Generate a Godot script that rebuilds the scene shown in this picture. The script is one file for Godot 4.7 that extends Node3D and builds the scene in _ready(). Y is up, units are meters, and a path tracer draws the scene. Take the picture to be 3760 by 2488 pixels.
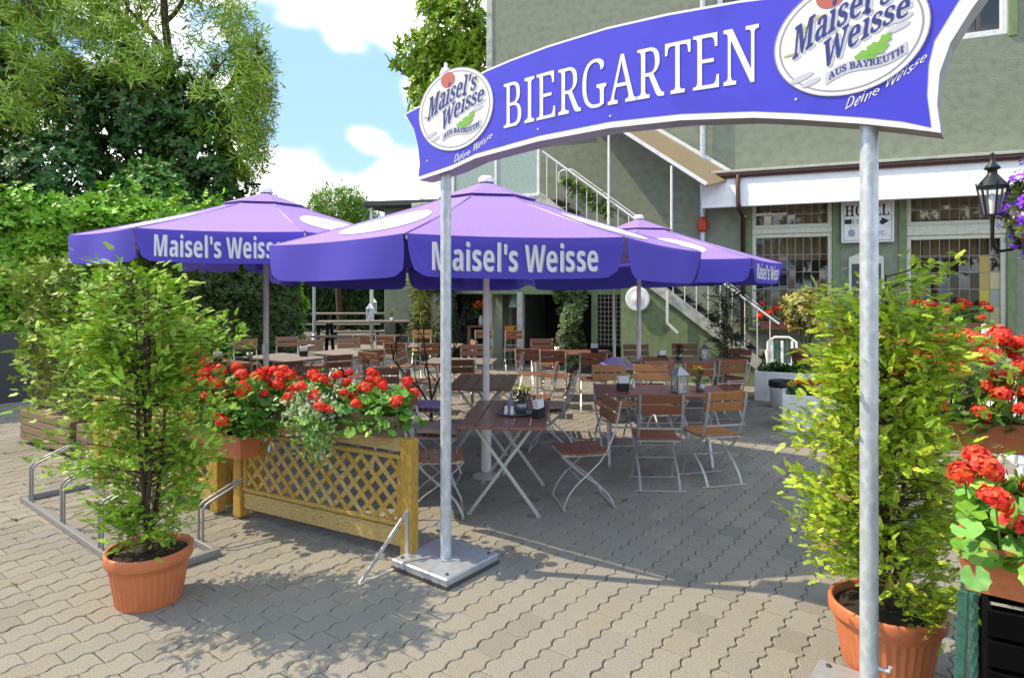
extends Node3D
# A beer garden in front of a green-grey hotel. Metres, y up, the camera looks along -z from 1.85 m above the paving.

var taken := {}
var M := {}
var rng := RandomNumberGenerator.new()


# ---------------------------------------------------------------- mesh building
class MB:
	var st := SurfaceTool.new()
	func _init() -> void:
		st.begin(Mesh.PRIMITIVE_TRIANGLES)
		st.set_smooth_group(-1)
	func smooth(on: bool) -> void:
		st.set_smooth_group(0 if on else -1)
	func tint(c: Color) -> void:
		st.set_color(c)
	func tri(a: Vector3, b: Vector3, c: Vector3) -> void:  # counter-clockwise from outside
		st.add_vertex(a)
		st.add_vertex(c)
		st.add_vertex(b)
	func out(a: Vector3, b: Vector3, c: Vector3, from: Vector3) -> void:
		if (b - a).cross(c - a).dot(a + b + c - from * 3.0) < 0.0:
			tri(a, c, b)
		else:
			tri(a, b, c)
	func quad(a: Vector3, b: Vector3, c: Vector3, d: Vector3) -> void:
		tri(a, b, c)
		tri(a, c, d)
	func quad_out(a: Vector3, b: Vector3, c: Vector3, d: Vector3, from: Vector3) -> void:
		out(a, b, c, from)
		out(a, c, d, from)
	func box(c: Vector3, s: Vector3, bev := 0.0, b := Basis.IDENTITY) -> void:
		var h := s * 0.5
		bev = minf(bev, minf(h.x, minf(h.y, h.z)) * 0.6)
		var P := func(v: Vector3) -> Vector3: return c + b * v
		for i in 3:
			var j := (i + 1) % 3
			var k := (i + 2) % 3
			for s1 in [-1.0, 1.0]:
				var q := []
				for uv in [[-1.0, -1.0], [1.0, -1.0], [1.0, 1.0], [-1.0, 1.0]]:
					var v := Vector3.ZERO
					v[i] = s1 * h[i]
					v[j] = uv[0] * (h[j] - bev)
					v[k] = uv[1] * (h[k] - bev)
					q.append(P.call(v))
				quad_out(q[0], q[1], q[2], q[3], c)
				if bev > 0.0:
					for s2 in [-1.0, 1.0]:
						var e := []
						for w in [[0, -1.0], [0, 1.0], [1, 1.0], [1, -1.0]]:
							var v := Vector3.ZERO
							v[i] = s1 * (h[i] - (bev if w[0] == 1 else 0.0))
							v[j] = s2 * (h[j] - (bev if w[0] == 0 else 0.0))
							v[k] = w[1] * (h[k] - bev)
							e.append(P.call(v))
						quad_out(e[0], e[1], e[2], e[3], c)
		if bev > 0.0:
			for sx in [-1.0, 1.0]:
				for sy in [-1.0, 1.0]:
					for sz in [-1.0, 1.0]:
						var k3 := Vector3(sx, sy, sz)
						out(P.call(k3 * (h - Vector3(0, bev, bev))), P.call(k3 * (h - Vector3(bev, 0, bev))), P.call(k3 * (h - Vector3(bev, bev, 0))), c)
	func bar(a: Vector3, b2: Vector3, w: float, t: float, up := Vector3.UP, bev := 0.0) -> void:  # a straight bar, t along up, w across
		var d := (b2 - a).normalized()
		var side := d.cross(up)
		if side.length() < 0.01:
			side = d.cross(Vector3.RIGHT)
		side = side.normalized()
		box((a + b2) * 0.5, Vector3(w, t, a.distance_to(b2)), bev, Basis(side, d.cross(side).normalized() * -1.0, d))
	func tube(p: Array, r: Array, n := 8, caps := true) -> void:
		smooth(true)
		var rings := []
		var ref := Vector3.UP
		for i in p.size():
			var t: Vector3 = (p[mini(i + 1, p.size() - 1)] - p[maxi(i - 1, 0)]).normalized()
			if i == 0:
				ref = t.cross(Vector3(0.31, 0.17, 0.93)).normalized()
			ref = (ref - t * ref.dot(t)).normalized()
			var o := t.cross(ref)
			var ring := []
			var rad: float = r[mini(i, r.size() - 1)]
			for k in n:
				var a := TAU * k / n
				ring.append(p[i] + (ref * cos(a) + o * sin(a)) * rad)
			rings.append(ring)
		for i in p.size() - 1:
			for k in n:
				var k2 := (k + 1) % n
				quad(rings[i][k], rings[i][k2], rings[i + 1][k2], rings[i + 1][k])
		smooth(false)
		if caps:
			for k in n:
				out(rings[0][k], rings[0][(k + 1) % n], p[0], p[1])
				out(rings[-1][k], rings[-1][(k + 1) % n], p[-1], p[-2])
	func strip(p: Array, w: float, t: float, across: Vector3) -> void:  # a flat iron bent along p, w wide along "across"
		var rings := []
		for i in p.size():
			var d: Vector3 = (p[mini(i + 1, p.size() - 1)] - p[maxi(i - 1, 0)]).normalized()
			var nn := across.cross(d).normalized()
			rings.append([p[i] + across * w * 0.5 + nn * t * 0.5, p[i] - across * w * 0.5 + nn * t * 0.5, p[i] - across * w * 0.5 - nn * t * 0.5, p[i] + across * w * 0.5 - nn * t * 0.5])
		for i in p.size() - 1:
			var mid: Vector3 = (p[i] + p[i + 1]) * 0.5
			for k in 4:
				var k2 := (k + 1) % 4
				quad_out(rings[i][k], rings[i][k2], rings[i + 1][k2], rings[i + 1][k], mid)
		quad_out(rings[0][0], rings[0][1], rings[0][2], rings[0][3], p[1])
		quad_out(rings[-1][0], rings[-1][1], rings[-1][2], rings[-1][3], p[-2])
	func lathe(prof: Array, n := 24, at := Vector3.ZERO, round_it := true) -> void:  # Vector2(r, y) from the bottom outside upwards
		smooth(round_it)
		for i in prof.size() - 1:
			var a: Vector2 = prof[i]
			var b: Vector2 = prof[i + 1]
			for k in n:
				var p := TAU * k / n
				var q := TAU * (k + 1) / n
				var v0 := at + Vector3(cos(p) * a.x, a.y, -sin(p) * a.x)
				var v1 := at + Vector3(cos(q) * a.x, a.y, -sin(q) * a.x)
				var v2 := at + Vector3(cos(q) * b.x, b.y, -sin(q) * b.x)
				var v3 := at + Vector3(cos(p) * b.x, b.y, -sin(p) * b.x)
				if a.x > 0.0001:
					tri(v0, v1, v2)
				if b.x > 0.0001:
					tri(v0, v2, v3)
		smooth(false)
	func leaf(at: Vector3, dir: Vector3, up: Vector3, l: float, w: float, fold := 0.25) -> void:
		var side := dir.cross(up).normalized()
		var nn := side.cross(dir).normalized()
		var mid := at + dir * l * 0.5 - nn * w * fold
		var tip := at + dir * l - nn * w * fold * 0.6
		tri(at, mid + side * w * 0.5 + nn * w * fold, tip)
		tri(at, tip, mid - side * w * 0.5 + nn * w * fold)
	func flat(outline: PackedVector2Array, to: Callable, z: float, flip := false) -> void:  # a flat face, to.call(x, y, z) places it
		var ids := Geometry2D.triangulate_polygon(outline)
		for i in range(0, ids.size(), 3):
			var a: Vector2 = outline[ids[i]]
			var b: Vector2 = outline[ids[i + 1]]
			var c: Vector2 = outline[ids[i + 2]]
			var turn := (b - a).cross(c - a) < 0.0
			if turn != flip:
				tri(to.call(a.x, a.y, z), to.call(c.x, c.y, z), to.call(b.x, b.y, z))
			else:
				tri(to.call(a.x, a.y, z), to.call(b.x, b.y, z), to.call(c.x, c.y, z))
	func slab(outline: PackedVector2Array, to: Callable, z0: float, z1: float) -> void:  # the outline with thickness from z0 to z1
		flat(outline, to, z1)
		flat(outline, to, z0, true)
		var ccw := not Geometry2D.is_polygon_clockwise(outline)
		for i in outline.size():
			var a: Vector2 = outline[i]
			var b: Vector2 = outline[(i + 1) % outline.size()]
			if not ccw:
				var sw := a
				a = b
				b = sw
			quad(to.call(a.x, a.y, z0), to.call(b.x, b.y, z0), to.call(b.x, b.y, z1), to.call(a.x, a.y, z1))
	func mesh() -> ArrayMesh:
		st.generate_normals()
		return st.commit()


# ---------------------------------------------------------------- things, parts, labels
func numbered(called: String) -> String:
	var n: int = taken.get(called, 0)
	taken[called] = n + 1
	return called if n == 0 else "%s_%03d" % [called, n]


func tag(o: Node, label: String, category: String, group := "") -> Node:
	o.set_meta("label", label)
	o.set_meta("category", category)
	if group:
		o.set_meta("group", group)
	return o


func thing(called: String, label: String, category: String, at := Vector3.ZERO, turn := 0.0, group := "") -> Node3D:
	var o := Node3D.new()
	o.name = numbered(called)
	add_child(o)
	o.position = at
	o.rotation_degrees.y = turn
	tag(o, label, category, group)
	return o


func part(called: String, what, mat: Material, parent: Node, at := Transform3D.IDENTITY) -> MeshInstance3D:
	var o := MeshInstance3D.new()
	o.name = called
	o.mesh = what.mesh() if what is MB else what
	o.material_override = mat
	parent.add_child(o, true)
	o.transform = at
	return o


func struct(called: String, what, mat: Material, parent: Node = null) -> MeshInstance3D:
	var o := part(called, what, mat, parent if parent else self)
	o.set_meta("kind", "structure")
	return o


func copy(o: Node3D, label: String, at: Vector3, turn: float, group := "") -> Node3D:
	var c: Node3D = o.duplicate()
	var kind := str(o.name)
	if kind.length() > 4 and kind.right(3).is_valid_int():
		kind = kind.left(-4)
	c.name = numbered(kind)
	add_child(c)
	c.position = at
	c.rotation_degrees.y = turn
	c.set_meta("label", label)
	if group:
		c.set_meta("group", group)
	return c


func scatter(called: String, mesh: Mesh, mat: Material, xf: Array, cols: Array, parent: Node) -> MultiMeshInstance3D:
	var mm := MultiMesh.new()
	mm.transform_format = MultiMesh.TRANSFORM_3D
	mm.use_colors = true
	mm.mesh = mesh
	mm.instance_count = xf.size()
	for i in xf.size():
		mm.set_instance_transform(i, xf[i])
		mm.set_instance_color(i, cols[i])
	var o := MultiMeshInstance3D.new()
	o.name = called
	o.multimesh = mm
	o.material_override = mat
	o.set_meta("kind", "stuff")
	parent.add_child(o, true)
	return o


# ---------------------------------------------------------------- materials
func lin(r: float, g: float, b: float) -> Color:
	return Color(r, g, b).linear_to_srgb()


func noise(freq: float, kind: int, oct: int, sd: int) -> FastNoiseLite:
	var n := FastNoiseLite.new()
	n.noise_type = kind
	n.frequency = freq
	n.fractal_octaves = oct
	n.seed = sd
	return n


func ntex(freq: float, oct: int, sd: int, stops: Array, size := 512, kind := FastNoiseLite.TYPE_SIMPLEX_SMOOTH) -> NoiseTexture2D:
	var t := NoiseTexture2D.new()
	t.width = size
	t.height = size
	t.seamless = true
	t.noise = noise(freq, kind, oct, sd)
	var g := Gradient.new()
	var off := PackedFloat32Array()
	var col := PackedColorArray()
	for s in stops:
		off.append(s[0])
		col.append(s[1])
	g.offsets = off
	g.colors = col
	t.color_ramp = g
	return t


func nbump(freq: float, oct: int, sd: int, strength: float, size := 512) -> NoiseTexture2D:
	var t := NoiseTexture2D.new()
	t.width = size
	t.height = size
	t.seamless = true
	t.as_normal_map = true
	t.bump_strength = strength
	t.noise = noise(freq, FastNoiseLite.TYPE_SIMPLEX_SMOOTH, oct, sd)
	return t


func grey(v: float) -> Color:
	return Color(v, v, v)


func mat(called: String, c: Color, rough: float, metal := 0.0, tex: Texture2D = null, scale := Vector3.ONE, bump: Texture2D = null, bump_k := 0.5, world := false) -> StandardMaterial3D:
	var m := StandardMaterial3D.new()
	m.resource_name = called
	m.albedo_color = c
	m.roughness = rough
	m.metallic = metal
	if tex or bump:
		m.uv1_triplanar = true
		m.uv1_world_triplanar = world
		m.uv1_scale = scale
		m.albedo_texture = tex
		if bump:
			m.normal_enabled = true
			m.normal_texture = bump
			m.normal_scale = bump_k
	M[called] = m
	return m


func leafmat(called: String, c: Color, back: Color, rough := 0.5, tinted := true) -> void:
	var m := mat(called, c, rough)
	m.vertex_color_use_as_albedo = tinted
	m.backlight_enabled = true
	m.backlight = back
	m.cull_mode = BaseMaterial3D.CULL_DISABLED
	m.metallic_specular = 0.4


func materials() -> void:
	var speck := ntex(0.12, 4, 3, [[0.0, grey(0.5)], [0.38, grey(0.82)], [0.55, grey(0.97)], [0.75, grey(0.9)], [1.0, grey(1.0)]])
	var patch := ntex(0.012, 5, 8, [[0.0, grey(0.72)], [0.5, grey(0.95)], [1.0, grey(1.0)]])
	var mild := ntex(0.012, 5, 18, [[0.0, grey(0.9)], [0.5, grey(0.98)], [1.0, grey(1.0)]])
	var mild2 := ntex(0.01, 6, 28, [[0.0, Color(0.84, 0.84, 0.82)], [0.4, Color(0.95, 0.95, 0.94)], [0.6, grey(0.985)], [1.0, grey(1.0)]], 1024)
	var fine := nbump(0.16, 4, 5, 7.0)
	var soft := nbump(0.05, 4, 6, 5.0)
	var grain := ntex(0.02, 4, 12, [[0.0, Color(0.52, 0.45, 0.4)], [0.35, Color(0.86, 0.82, 0.78)], [0.6, Color(1, 0.98, 0.95)], [0.8, Color(0.8, 0.75, 0.7)], [1.0, Color(0.95, 0.92, 0.88)]])
	var grainb := nbump(0.03, 3, 13, 3.0)
	var m := mat("paver", Color.WHITE, 0.93, 0.0, speck, Vector3(1.9, 1.9, 1.9), fine, 1.0, true)
	m.vertex_color_use_as_albedo = true
	speck.seamless = false
	fine.seamless = false
	mat("bed", lin(0.075, 0.066, 0.05), 0.97, 0.0, speck, Vector3(5, 5, 5), fine, 0.8, true)
	mat("ground", lin(0.2, 0.19, 0.165), 0.95, 0.0, speck, Vector3(1.3, 1.3, 1.3), fine, 0.6, true)
	mat("stucco", lin(0.253, 0.283, 0.213), 0.95, 0.0, mild2, Vector3(0.5, 0.5, 0.5), fine, 0.3, true)
	mat("stucco_trim", lin(0.2, 0.27, 0.14), 0.9, 0.0, mild2, Vector3(0.6, 0.6, 0.6))
	mat("pale_trim", lin(0.5, 0.52, 0.45), 0.85, 0.0, patch, Vector3(0.6, 0.6, 0.6))
	mat("steel", lin(0.62, 0.67, 0.73), 0.4, 0.35, ntex(0.02, 3, 21, [[0.0, grey(0.84)], [0.45, grey(0.92)], [0.6, grey(1.0)], [1.0, grey(0.93)]], 512, FastNoiseLite.TYPE_CELLULAR), Vector3(2.5, 1.4, 2.5))
	mat("chair_steel", lin(0.56, 0.56, 0.54), 0.4, 0.4, mild, Vector3(9, 9, 9))
	mat("rack_steel", lin(0.3, 0.31, 0.32), 0.45, 0.5, mild, Vector3(6, 6, 6))
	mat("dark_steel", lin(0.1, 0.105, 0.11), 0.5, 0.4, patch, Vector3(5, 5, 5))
	mat("terracotta", lin(0.55, 0.17, 0.065), 0.5, 0.0, mild, Vector3(3, 3, 3), soft, 0.12)
	mat("terracotta_old", lin(0.34, 0.13, 0.08), 0.7, 0.0, patch, Vector3(4, 4, 4))
	mat("soil", lin(0.05, 0.033, 0.022), 0.98, 0.0, speck, Vector3(9, 9, 9), fine, 1.0)
	for w in [["pine", 0.58, 0.42, 0.11], ["pine_post", 0.55, 0.37, 0.075], ["pine_pale", 0.58, 0.46, 0.2]]:
		mat(w[0], lin(w[1], w[2], w[3]), 0.75, 0.0, grain, Vector3(1.2, 14, 14), grainb, 0.35)
	mat("pine_upright", lin(0.55, 0.36, 0.07), 0.75, 0.0, grain, Vector3(14, 1.2, 14), grainb, 0.35)
	mat("wood_grey", lin(0.26, 0.2, 0.14), 0.85, 0.0, grain, Vector3(1.5, 16, 16), grainb, 0.4)
	for w in [["slat_red", 0.31, 0.13, 0.07], ["slat_brown", 0.3, 0.155, 0.09], ["slat_orange", 0.48, 0.23, 0.075]]:
		mat(w[0], lin(w[1], w[2], w[3]), 0.42, 0.0, grain, Vector3(2, 22, 22), grainb, 0.25)
	mat("table_wood", lin(0.31, 0.16, 0.13), 0.28, 0.0, grain, Vector3(22, 22, 2), grainb, 0.25)
	mat("dark_wood", lin(0.014, 0.013, 0.013), 0.7, 0.0, grain, Vector3(3, 12, 12), grainb, 0.4)
	mat("worn_top", lin(0.24, 0.22, 0.2), 0.6, 0.0, grain, Vector3(2, 15, 15), grainb, 0.4)
	mat("white", lin(0.8, 0.8, 0.79), 0.55, 0.0, mild, Vector3(0.9, 0.9, 0.9))
	mat("plastic", lin(0.82, 0.83, 0.82), 0.35)
	mat("green_plastic", lin(0.03, 0.13, 0.09), 0.4)
	mat("green_metal", lin(0.05, 0.16, 0.125), 0.45, 0.2, patch, Vector3(7, 7, 7), soft, 0.2)
	mat("cream", lin(0.66, 0.67, 0.56), 0.6, 0.0, mild, Vector3(1.5, 1.5, 1.5))
	mat("gutter", lin(0.085, 0.045, 0.035), 0.4, 0.5, patch, Vector3(4, 4, 4))
	mat("lead", lin(0.33, 0.33, 0.28), 0.6, 0.2)
	mat("black", lin(0.012, 0.012, 0.014), 0.5)
	mat("iron", lin(0.025, 0.03, 0.03), 0.42, 0.5)
	mat("pewter", lin(0.3, 0.31, 0.3), 0.3, 0.8)
	mat("red_paint", lin(0.5, 0.05, 0.025), 0.5)
	mat("orange_cloth", lin(0.62, 0.27, 0.03), 0.9)
	mat("lilac_cloth", lin(0.4, 0.33, 0.55), 0.85)
	mat("beige_cloth", lin(0.5, 0.43, 0.31), 0.95, 0.0, speck, Vector3(9, 9, 9), fine, 0.5)
	mat("paper", lin(0.8, 0.8, 0.82), 0.8)
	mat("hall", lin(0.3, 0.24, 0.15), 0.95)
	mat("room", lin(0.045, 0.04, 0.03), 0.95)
	mat("curtain", lin(0.3, 0.23, 0.13), 0.9)
	mat("straw", lin(0.5, 0.42, 0.16), 0.8)
	mat("bark", lin(0.09, 0.065, 0.045), 0.95, 0.0, grain, Vector3(9, 3, 9), soft, 1.0)
	mat("branch", lin(0.05, 0.045, 0.025), 0.95, 0.0, patch, Vector3(2, 2, 2))
	mat("sign_blue", lin(0.066, 0.058, 0.66), 0.3, 0.0, mild, Vector3(0.5, 0.5, 0.5))
	mat("sign_edge", lin(0.3, 0.3, 0.31), 0.5, 0.2, mild, Vector3(3, 3, 3))
	mat("dull_black", lin(0.006, 0.006, 0.007), 0.95).metallic_specular = 0.1
	mat("sign_white", lin(0.82, 0.82, 0.83), 0.35)
	mat("ink", lin(0.02, 0.035, 0.22), 0.5)
	mat("ink_grey", lin(0.32, 0.32, 0.4), 0.5)
	mat("ribbon", lin(0.55, 0.55, 0.66), 0.5)
	mat("hop_green", lin(0.2, 0.45, 0.07), 0.5)
	mat("seal_red", lin(0.5, 0.12, 0.1), 0.5)
	mat("print_white", lin(0.72, 0.72, 0.8), 0.8)
	mat("print_shade", lin(0.3, 0.27, 0.55), 0.8)
	var weave := nbump(0.25, 2, 31, 3.0)
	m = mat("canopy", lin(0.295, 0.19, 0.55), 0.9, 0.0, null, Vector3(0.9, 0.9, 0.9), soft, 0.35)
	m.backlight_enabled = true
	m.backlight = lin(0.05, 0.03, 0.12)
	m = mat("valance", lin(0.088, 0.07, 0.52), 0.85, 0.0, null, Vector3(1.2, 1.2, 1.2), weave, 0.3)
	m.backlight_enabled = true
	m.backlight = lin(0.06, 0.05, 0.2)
	mat("plate_steel", lin(0.4, 0.43, 0.47), 0.4, 0.4, mild, Vector3(2, 2, 2))
	M.dark_wood.metallic_specular = 0.15
	mat("wood_sun", lin(0.34, 0.29, 0.185), 0.8, 0.0, grain, Vector3(1.5, 9, 9), grainb, 0.4)
	mat("pole_white", lin(0.8, 0.79, 0.79), 0.45, 0.1)
	mat("green_screen", lin(0.34, 0.44, 0.37), 0.35, 0.0, mild, Vector3(2, 2, 2))
	mat("red_flower", lin(0.72, 0.035, 0.02), 0.6)
	mat("pink_flower", lin(0.75, 0.1, 0.3), 0.6)
	mat("white_flower", lin(0.75, 0.78, 0.7), 0.7)
	var pane := mat("pane", Color(0.3, 0.33, 0.28, 0.06), 0.02)
	pane.transparency = BaseMaterial3D.TRANSPARENCY_ALPHA
	pane.metallic_specular = 0.95
	var jar := mat("jar", Color(0.9, 0.95, 0.95, 0.12), 0.05)
	jar.transparency = BaseMaterial3D.TRANSPARENCY_ALPHA
	for s in [["stained_ochre", 0.42, 0.33, 0.1], ["stained_yellow", 0.5, 0.43, 0.07], ["stained_grey", 0.3, 0.33, 0.29], ["stained_cream", 0.5, 0.45, 0.27]]:
		mat(s[0], lin(s[1], s[2], s[3]), 0.15)
	leafmat("leaf", Color.WHITE, lin(0.13, 0.19, 0.02))
	leafmat("leaf_glossy", Color.WHITE, lin(0.11, 0.17, 0.02), 0.46)
	leafmat("petal", Color.WHITE, lin(0.12, 0.01, 0.005), 0.6)
	leafmat("petal_violet", Color.WHITE, lin(0.05, 0.01, 0.12), 0.6)


# ---------------------------------------------------------------- camera, sky, sun
func camera_and_light() -> void:
	var cam := Camera3D.new()
	cam.name = "camera"
	add_child(cam)
	cam.position = Vector3(0, 1.85, 0)
	cam.projection = Camera3D.PROJECTION_FRUSTUM
	cam.near = 0.1
	cam.far = 400.0
	cam.size = 0.104533
	cam.frustum_offset = Vector2(0, -0.008267)
	var env := Environment.new()
	env.background_mode = Environment.BG_SKY
	env.sky = Sky.new()
	var sky_mat := PanoramaSkyMaterial.new()
	sky_mat.panorama = sky_picture()
	env.sky.sky_material = sky_mat
	env.background_energy_multiplier = 2.2
	env.ambient_light_source = Environment.AMBIENT_SOURCE_SKY
	env.tonemap_mode = Environment.TONE_MAPPER_LINEAR
	env.tonemap_exposure = 1.62
	env.sdfgi_enabled = true
	env.ssao_enabled = true
	env.ssil_enabled = true
	var we := WorldEnvironment.new()
	we.name = "environment"
	we.environment = env
	add_child(we)
	var sun := DirectionalLight3D.new()
	sun.name = "sun"
	sun.light_energy = 1.25
	sun.light_color = Color(1.0, 0.93, 0.8)
	sun.light_angular_distance = 0.5
	sun.shadow_enabled = true
	add_child(sun)
	sun.basis = Basis.looking_at(Vector3(0.633, -0.766, 0.109))


func sky_picture() -> ImageTexture:  # blue air with fair-weather clouds that thicken towards the horizon
	var w := 1024
	var h := 512
	var im := Image.create(w, h, false, Image.FORMAT_RGBF)
	var big := noise(0.9, FastNoiseLite.TYPE_SIMPLEX_SMOOTH, 6, 41)
	var fine := noise(3.2, FastNoiseLite.TYPE_SIMPLEX_SMOOTH, 5, 17)
	var puffs := [[-0.223, 0.222, 0.03, 0.75], [-0.27, 0.378, 0.032, 0.6], [-0.22, 0.455, 0.07, 0.5], [-0.34, 0.45, 0.05, 0.35], [-0.42, 0.16, 0.07, 0.5], [-0.31, 0.13, 0.07, 0.5], [-0.2, 0.15, 0.06, 0.5], [-0.13, 0.19, 0.05, 0.4], [-0.16, 0.3, 0.03, 0.5], [-0.13, 0.37, 0.05, 0.5], [-0.3, 0.3, 0.09, -0.95], [-0.36, 0.26, 0.05, -0.4], [-0.21, 0.31, 0.05, -0.75], [-0.19, 0.26, 0.035, -0.5], [-0.4, 0.36, 0.07, -0.4]]
	for j in h:
		var v := PI * (j + 0.5) / h
		var y := cos(v)
		for i in w:
			var u := TAU * (i + 0.5) / w
			var d := Vector3(sin(u) * sin(v), y, -cos(u) * sin(v))
			var c: Vector3
			if y <= 0.0:
				c = Vector3(0.2, 0.19, 0.16)
			else:
				var k := pow(1.0 - y, 2.6)
				c = Vector3(0.062, 0.152, 0.3).lerp(Vector3(0.13, 0.24, 0.34), k)
				var q := Vector3(d.x, y * 2.2, d.z) * 2.3
				var n := big.get_noise_3dv(q) + 0.75 * fine.get_noise_3dv(q)
				n += 0.32 * exp(-pow(y / 0.16, 2.0)) - 0.04
				if d.z < -0.5:
					for p in puffs:
						var dx: float = d.x / -d.z - p[0]
						var dy: float = d.y / -d.z - p[1]
						n += p[3] * exp(-(dx * dx + 2.2 * dy * dy) / (p[2] * p[2]))
				var a := 0.07 + 0.93 * smoothstep(-0.08, 0.55, n)
				var body := smoothstep(0.3, 0.9, n)
				c = c.lerp(Vector3(0.95, 0.92, 0.87).lerp(Vector3(0.76, 0.745, 0.72), body), a * 0.95)
			im.set_pixel(i, j, Color(c.x, c.y, c.z))
	return ImageTexture.create_from_image(im)


# ---------------------------------------------------------------- lettering
func letters(called: String, txt: String, font: String, weight: int, parent: Node, material: Material, to: Callable) -> MeshInstance3D:
	# to.call(u, v, w): u and v run 0..1 over the word's width and height, w 0..1 over its thickness
	var tm := TextMesh.new()
	var f := SystemFont.new()
	f.font_names = PackedStringArray([font])
	f.font_weight = weight
	tm.font = f
	tm.text = txt
	tm.font_size = 48
	tm.depth = 0.02
	tm.curve_step = 1.5
	var arr := tm.get_mesh_arrays()
	var vs: PackedVector3Array = arr[Mesh.ARRAY_VERTEX]
	var ids: PackedInt32Array = arr[Mesh.ARRAY_INDEX] if arr[Mesh.ARRAY_INDEX] else PackedInt32Array(range(vs.size()))
	var lo := vs[0]
	var hi := vs[0]
	for p in vs:
		lo = lo.min(p)
		hi = hi.max(p)
	var b := MB.new()
	for i in ids:
		var p := (vs[i] - lo) / (hi - lo)
		b.st.add_vertex(to.call(p.x, p.y, p.z))
	return part(called, b, material, parent)


func ellipse(c: Vector2, rx: float, ry: float, turn := 0.0, n := 48) -> PackedVector2Array:
	var o := PackedVector2Array()
	for i in n:
		o.append(c + Vector2(cos(TAU * i / n) * rx, sin(TAU * i / n) * ry).rotated(turn))
	return o


# the round emblem printed on the sign: plain beer lettering over a ribbon, drawn flat in layers 1 mm apart
func emblem(parent: Node, c: Vector2, rx: float, ry: float, turn: float, to: Callable) -> void:
	var z := [0.0]
	var at := func(x: float, y: float, w: float) -> Vector3:
		var p := c + Vector2(x * rx, y * ry).rotated(turn)
		return to.call(p.x, p.y, w)
	var rings := MB.new()
	rings.slab(ellipse(Vector2.ZERO, 1, 1), at, 0.0, 0.004)
	var base := part("emblem", rings, M.sign_white, parent)
	var ring := MB.new()
	for i in 64:
		var a := TAU * i / 64
		var b := TAU * (i + 1) / 64
		ring.quad(at.call(cos(a) * 0.9, sin(a) * 0.9, 0.005), at.call(cos(a) * 0.925, sin(a) * 0.925, 0.005), at.call(cos(b) * 0.925, sin(b) * 0.925, 0.005), at.call(cos(b) * 0.9, sin(b) * 0.9, 0.005))
		ring.quad(at.call(cos(a) * 0.985, sin(a) * 0.985, 0.005), at.call(cos(a), sin(a), 0.005), at.call(cos(b), sin(b), 0.005), at.call(cos(b) * 0.985, sin(b) * 0.985, 0.005))
	part("ring", ring, M.ink_grey, base)
	for w in [["Maisel's", -0.74, -0.2, 1.28, 0.86, 0.95], ["Weisse", -0.36, -0.46, 1.1, 0.76, 0.9]]:
		for layer in 2:
			letters("lettering", w[0], "Droid Serif", 700, base, M.ribbon if layer == 0 else M.ink, func(u: float, v: float, t: float) -> Vector3:
				var x: float = w[1] + u * w[3] + v * 0.06 + (0.035 if layer == 0 else 0.0)
				var tall: float = w[4] * (1.0 - 0.28 * u)
				var y: float = w[2] + u * w[5] * 0.62 + 0.09 * sin(u * PI) - (0.06 if w[0] == "Weisse" else 0.0) * (1.0 - u) + v * tall * 0.72 - (0.025 if layer == 0 else 0.0)
				return at.call(x, y, 0.005 + (0.0015 if layer else 0.0) + t * 0.0006))
	var rb := MB.new()
	for i in 12:
		var p0 := i / 12.0
		var p1 := (i + 1) / 12.0
		var f := func(u: float, up: float) -> Vector3: return at.call(-0.3 + u * 1.02, -0.74 + 0.26 * u + 0.06 * sin(u * TAU) + up, 0.006)
		rb.quad(f.call(p0, -0.02), f.call(p1, -0.02), f.call(p1, 0.17), f.call(p0, 0.17))
	for s in [[-0.62, -0.55, 0.3], [-0.5, -0.66, 0.24], [0.62, -0.06, 0.26], [0.68, 0.08, 0.22]]:
		rb.flat(ellipse(Vector2(s[0], s[1]), s[2] * 0.6, 0.05, 0.35, 14), at, 0.006)
	part("ribbon", rb, M.ribbon, base).set_meta("kind", "stuff")
	letters("ribbon_lettering", "AUS BAYREUTH", "Droid Serif", 700, base, M.ink, func(u: float, v: float, t: float) -> Vector3:
		var q := 0.04 + u * 0.92
		return at.call(-0.3 + q * 1.02, -0.73 + 0.26 * q + 0.06 * sin(q * TAU) + 0.02 + v * 0.11, 0.0072 + t * 0.0006))
	var hop := MB.new()
	for s in [[0.18, -0.38, 0.5], [0.3, -0.32, 1.3], [0.4, -0.28, -0.2], [0.26, -0.42, -0.5], [0.38, -0.36, 0.3], [0.46, -0.2, 0.9]]:
		var pts := PackedVector2Array()
		for i in 10:
			var a := TAU * i / 10
			pts.append(Vector2(s[0], s[1]) + Vector2(cos(a), sin(a) * 0.62).rotated(s[2]) * (0.13 if i % 2 == 0 else 0.085))
		hop.flat(pts, at, 0.0068 + 0.0004 * s[2])
	part("hop_leaves", hop, M.hop_green, base)
	var ears := MB.new()
	for s in [[-0.5, 0.34, 0.5], [-0.36, 0.44, 0.3], [-0.76, -0.1, 0.1], [0.55, 0.62, -0.9], [0.3, 0.72, -0.7], [-0.62, 0.2, 0.7]]:
		ears.flat(ellipse(Vector2(s[0], s[1]), 0.11, 0.022, s[2], 10), at, 0.0058)
	part("barley_ears", ears, M.straw, base)
	var seal := MB.new()
	seal.flat(ellipse(Vector2(-0.2, 0.74), 0.19, 0.19, 0, 24), at, 0.006)
	part("seal", seal, M.seal_red, base)


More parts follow.
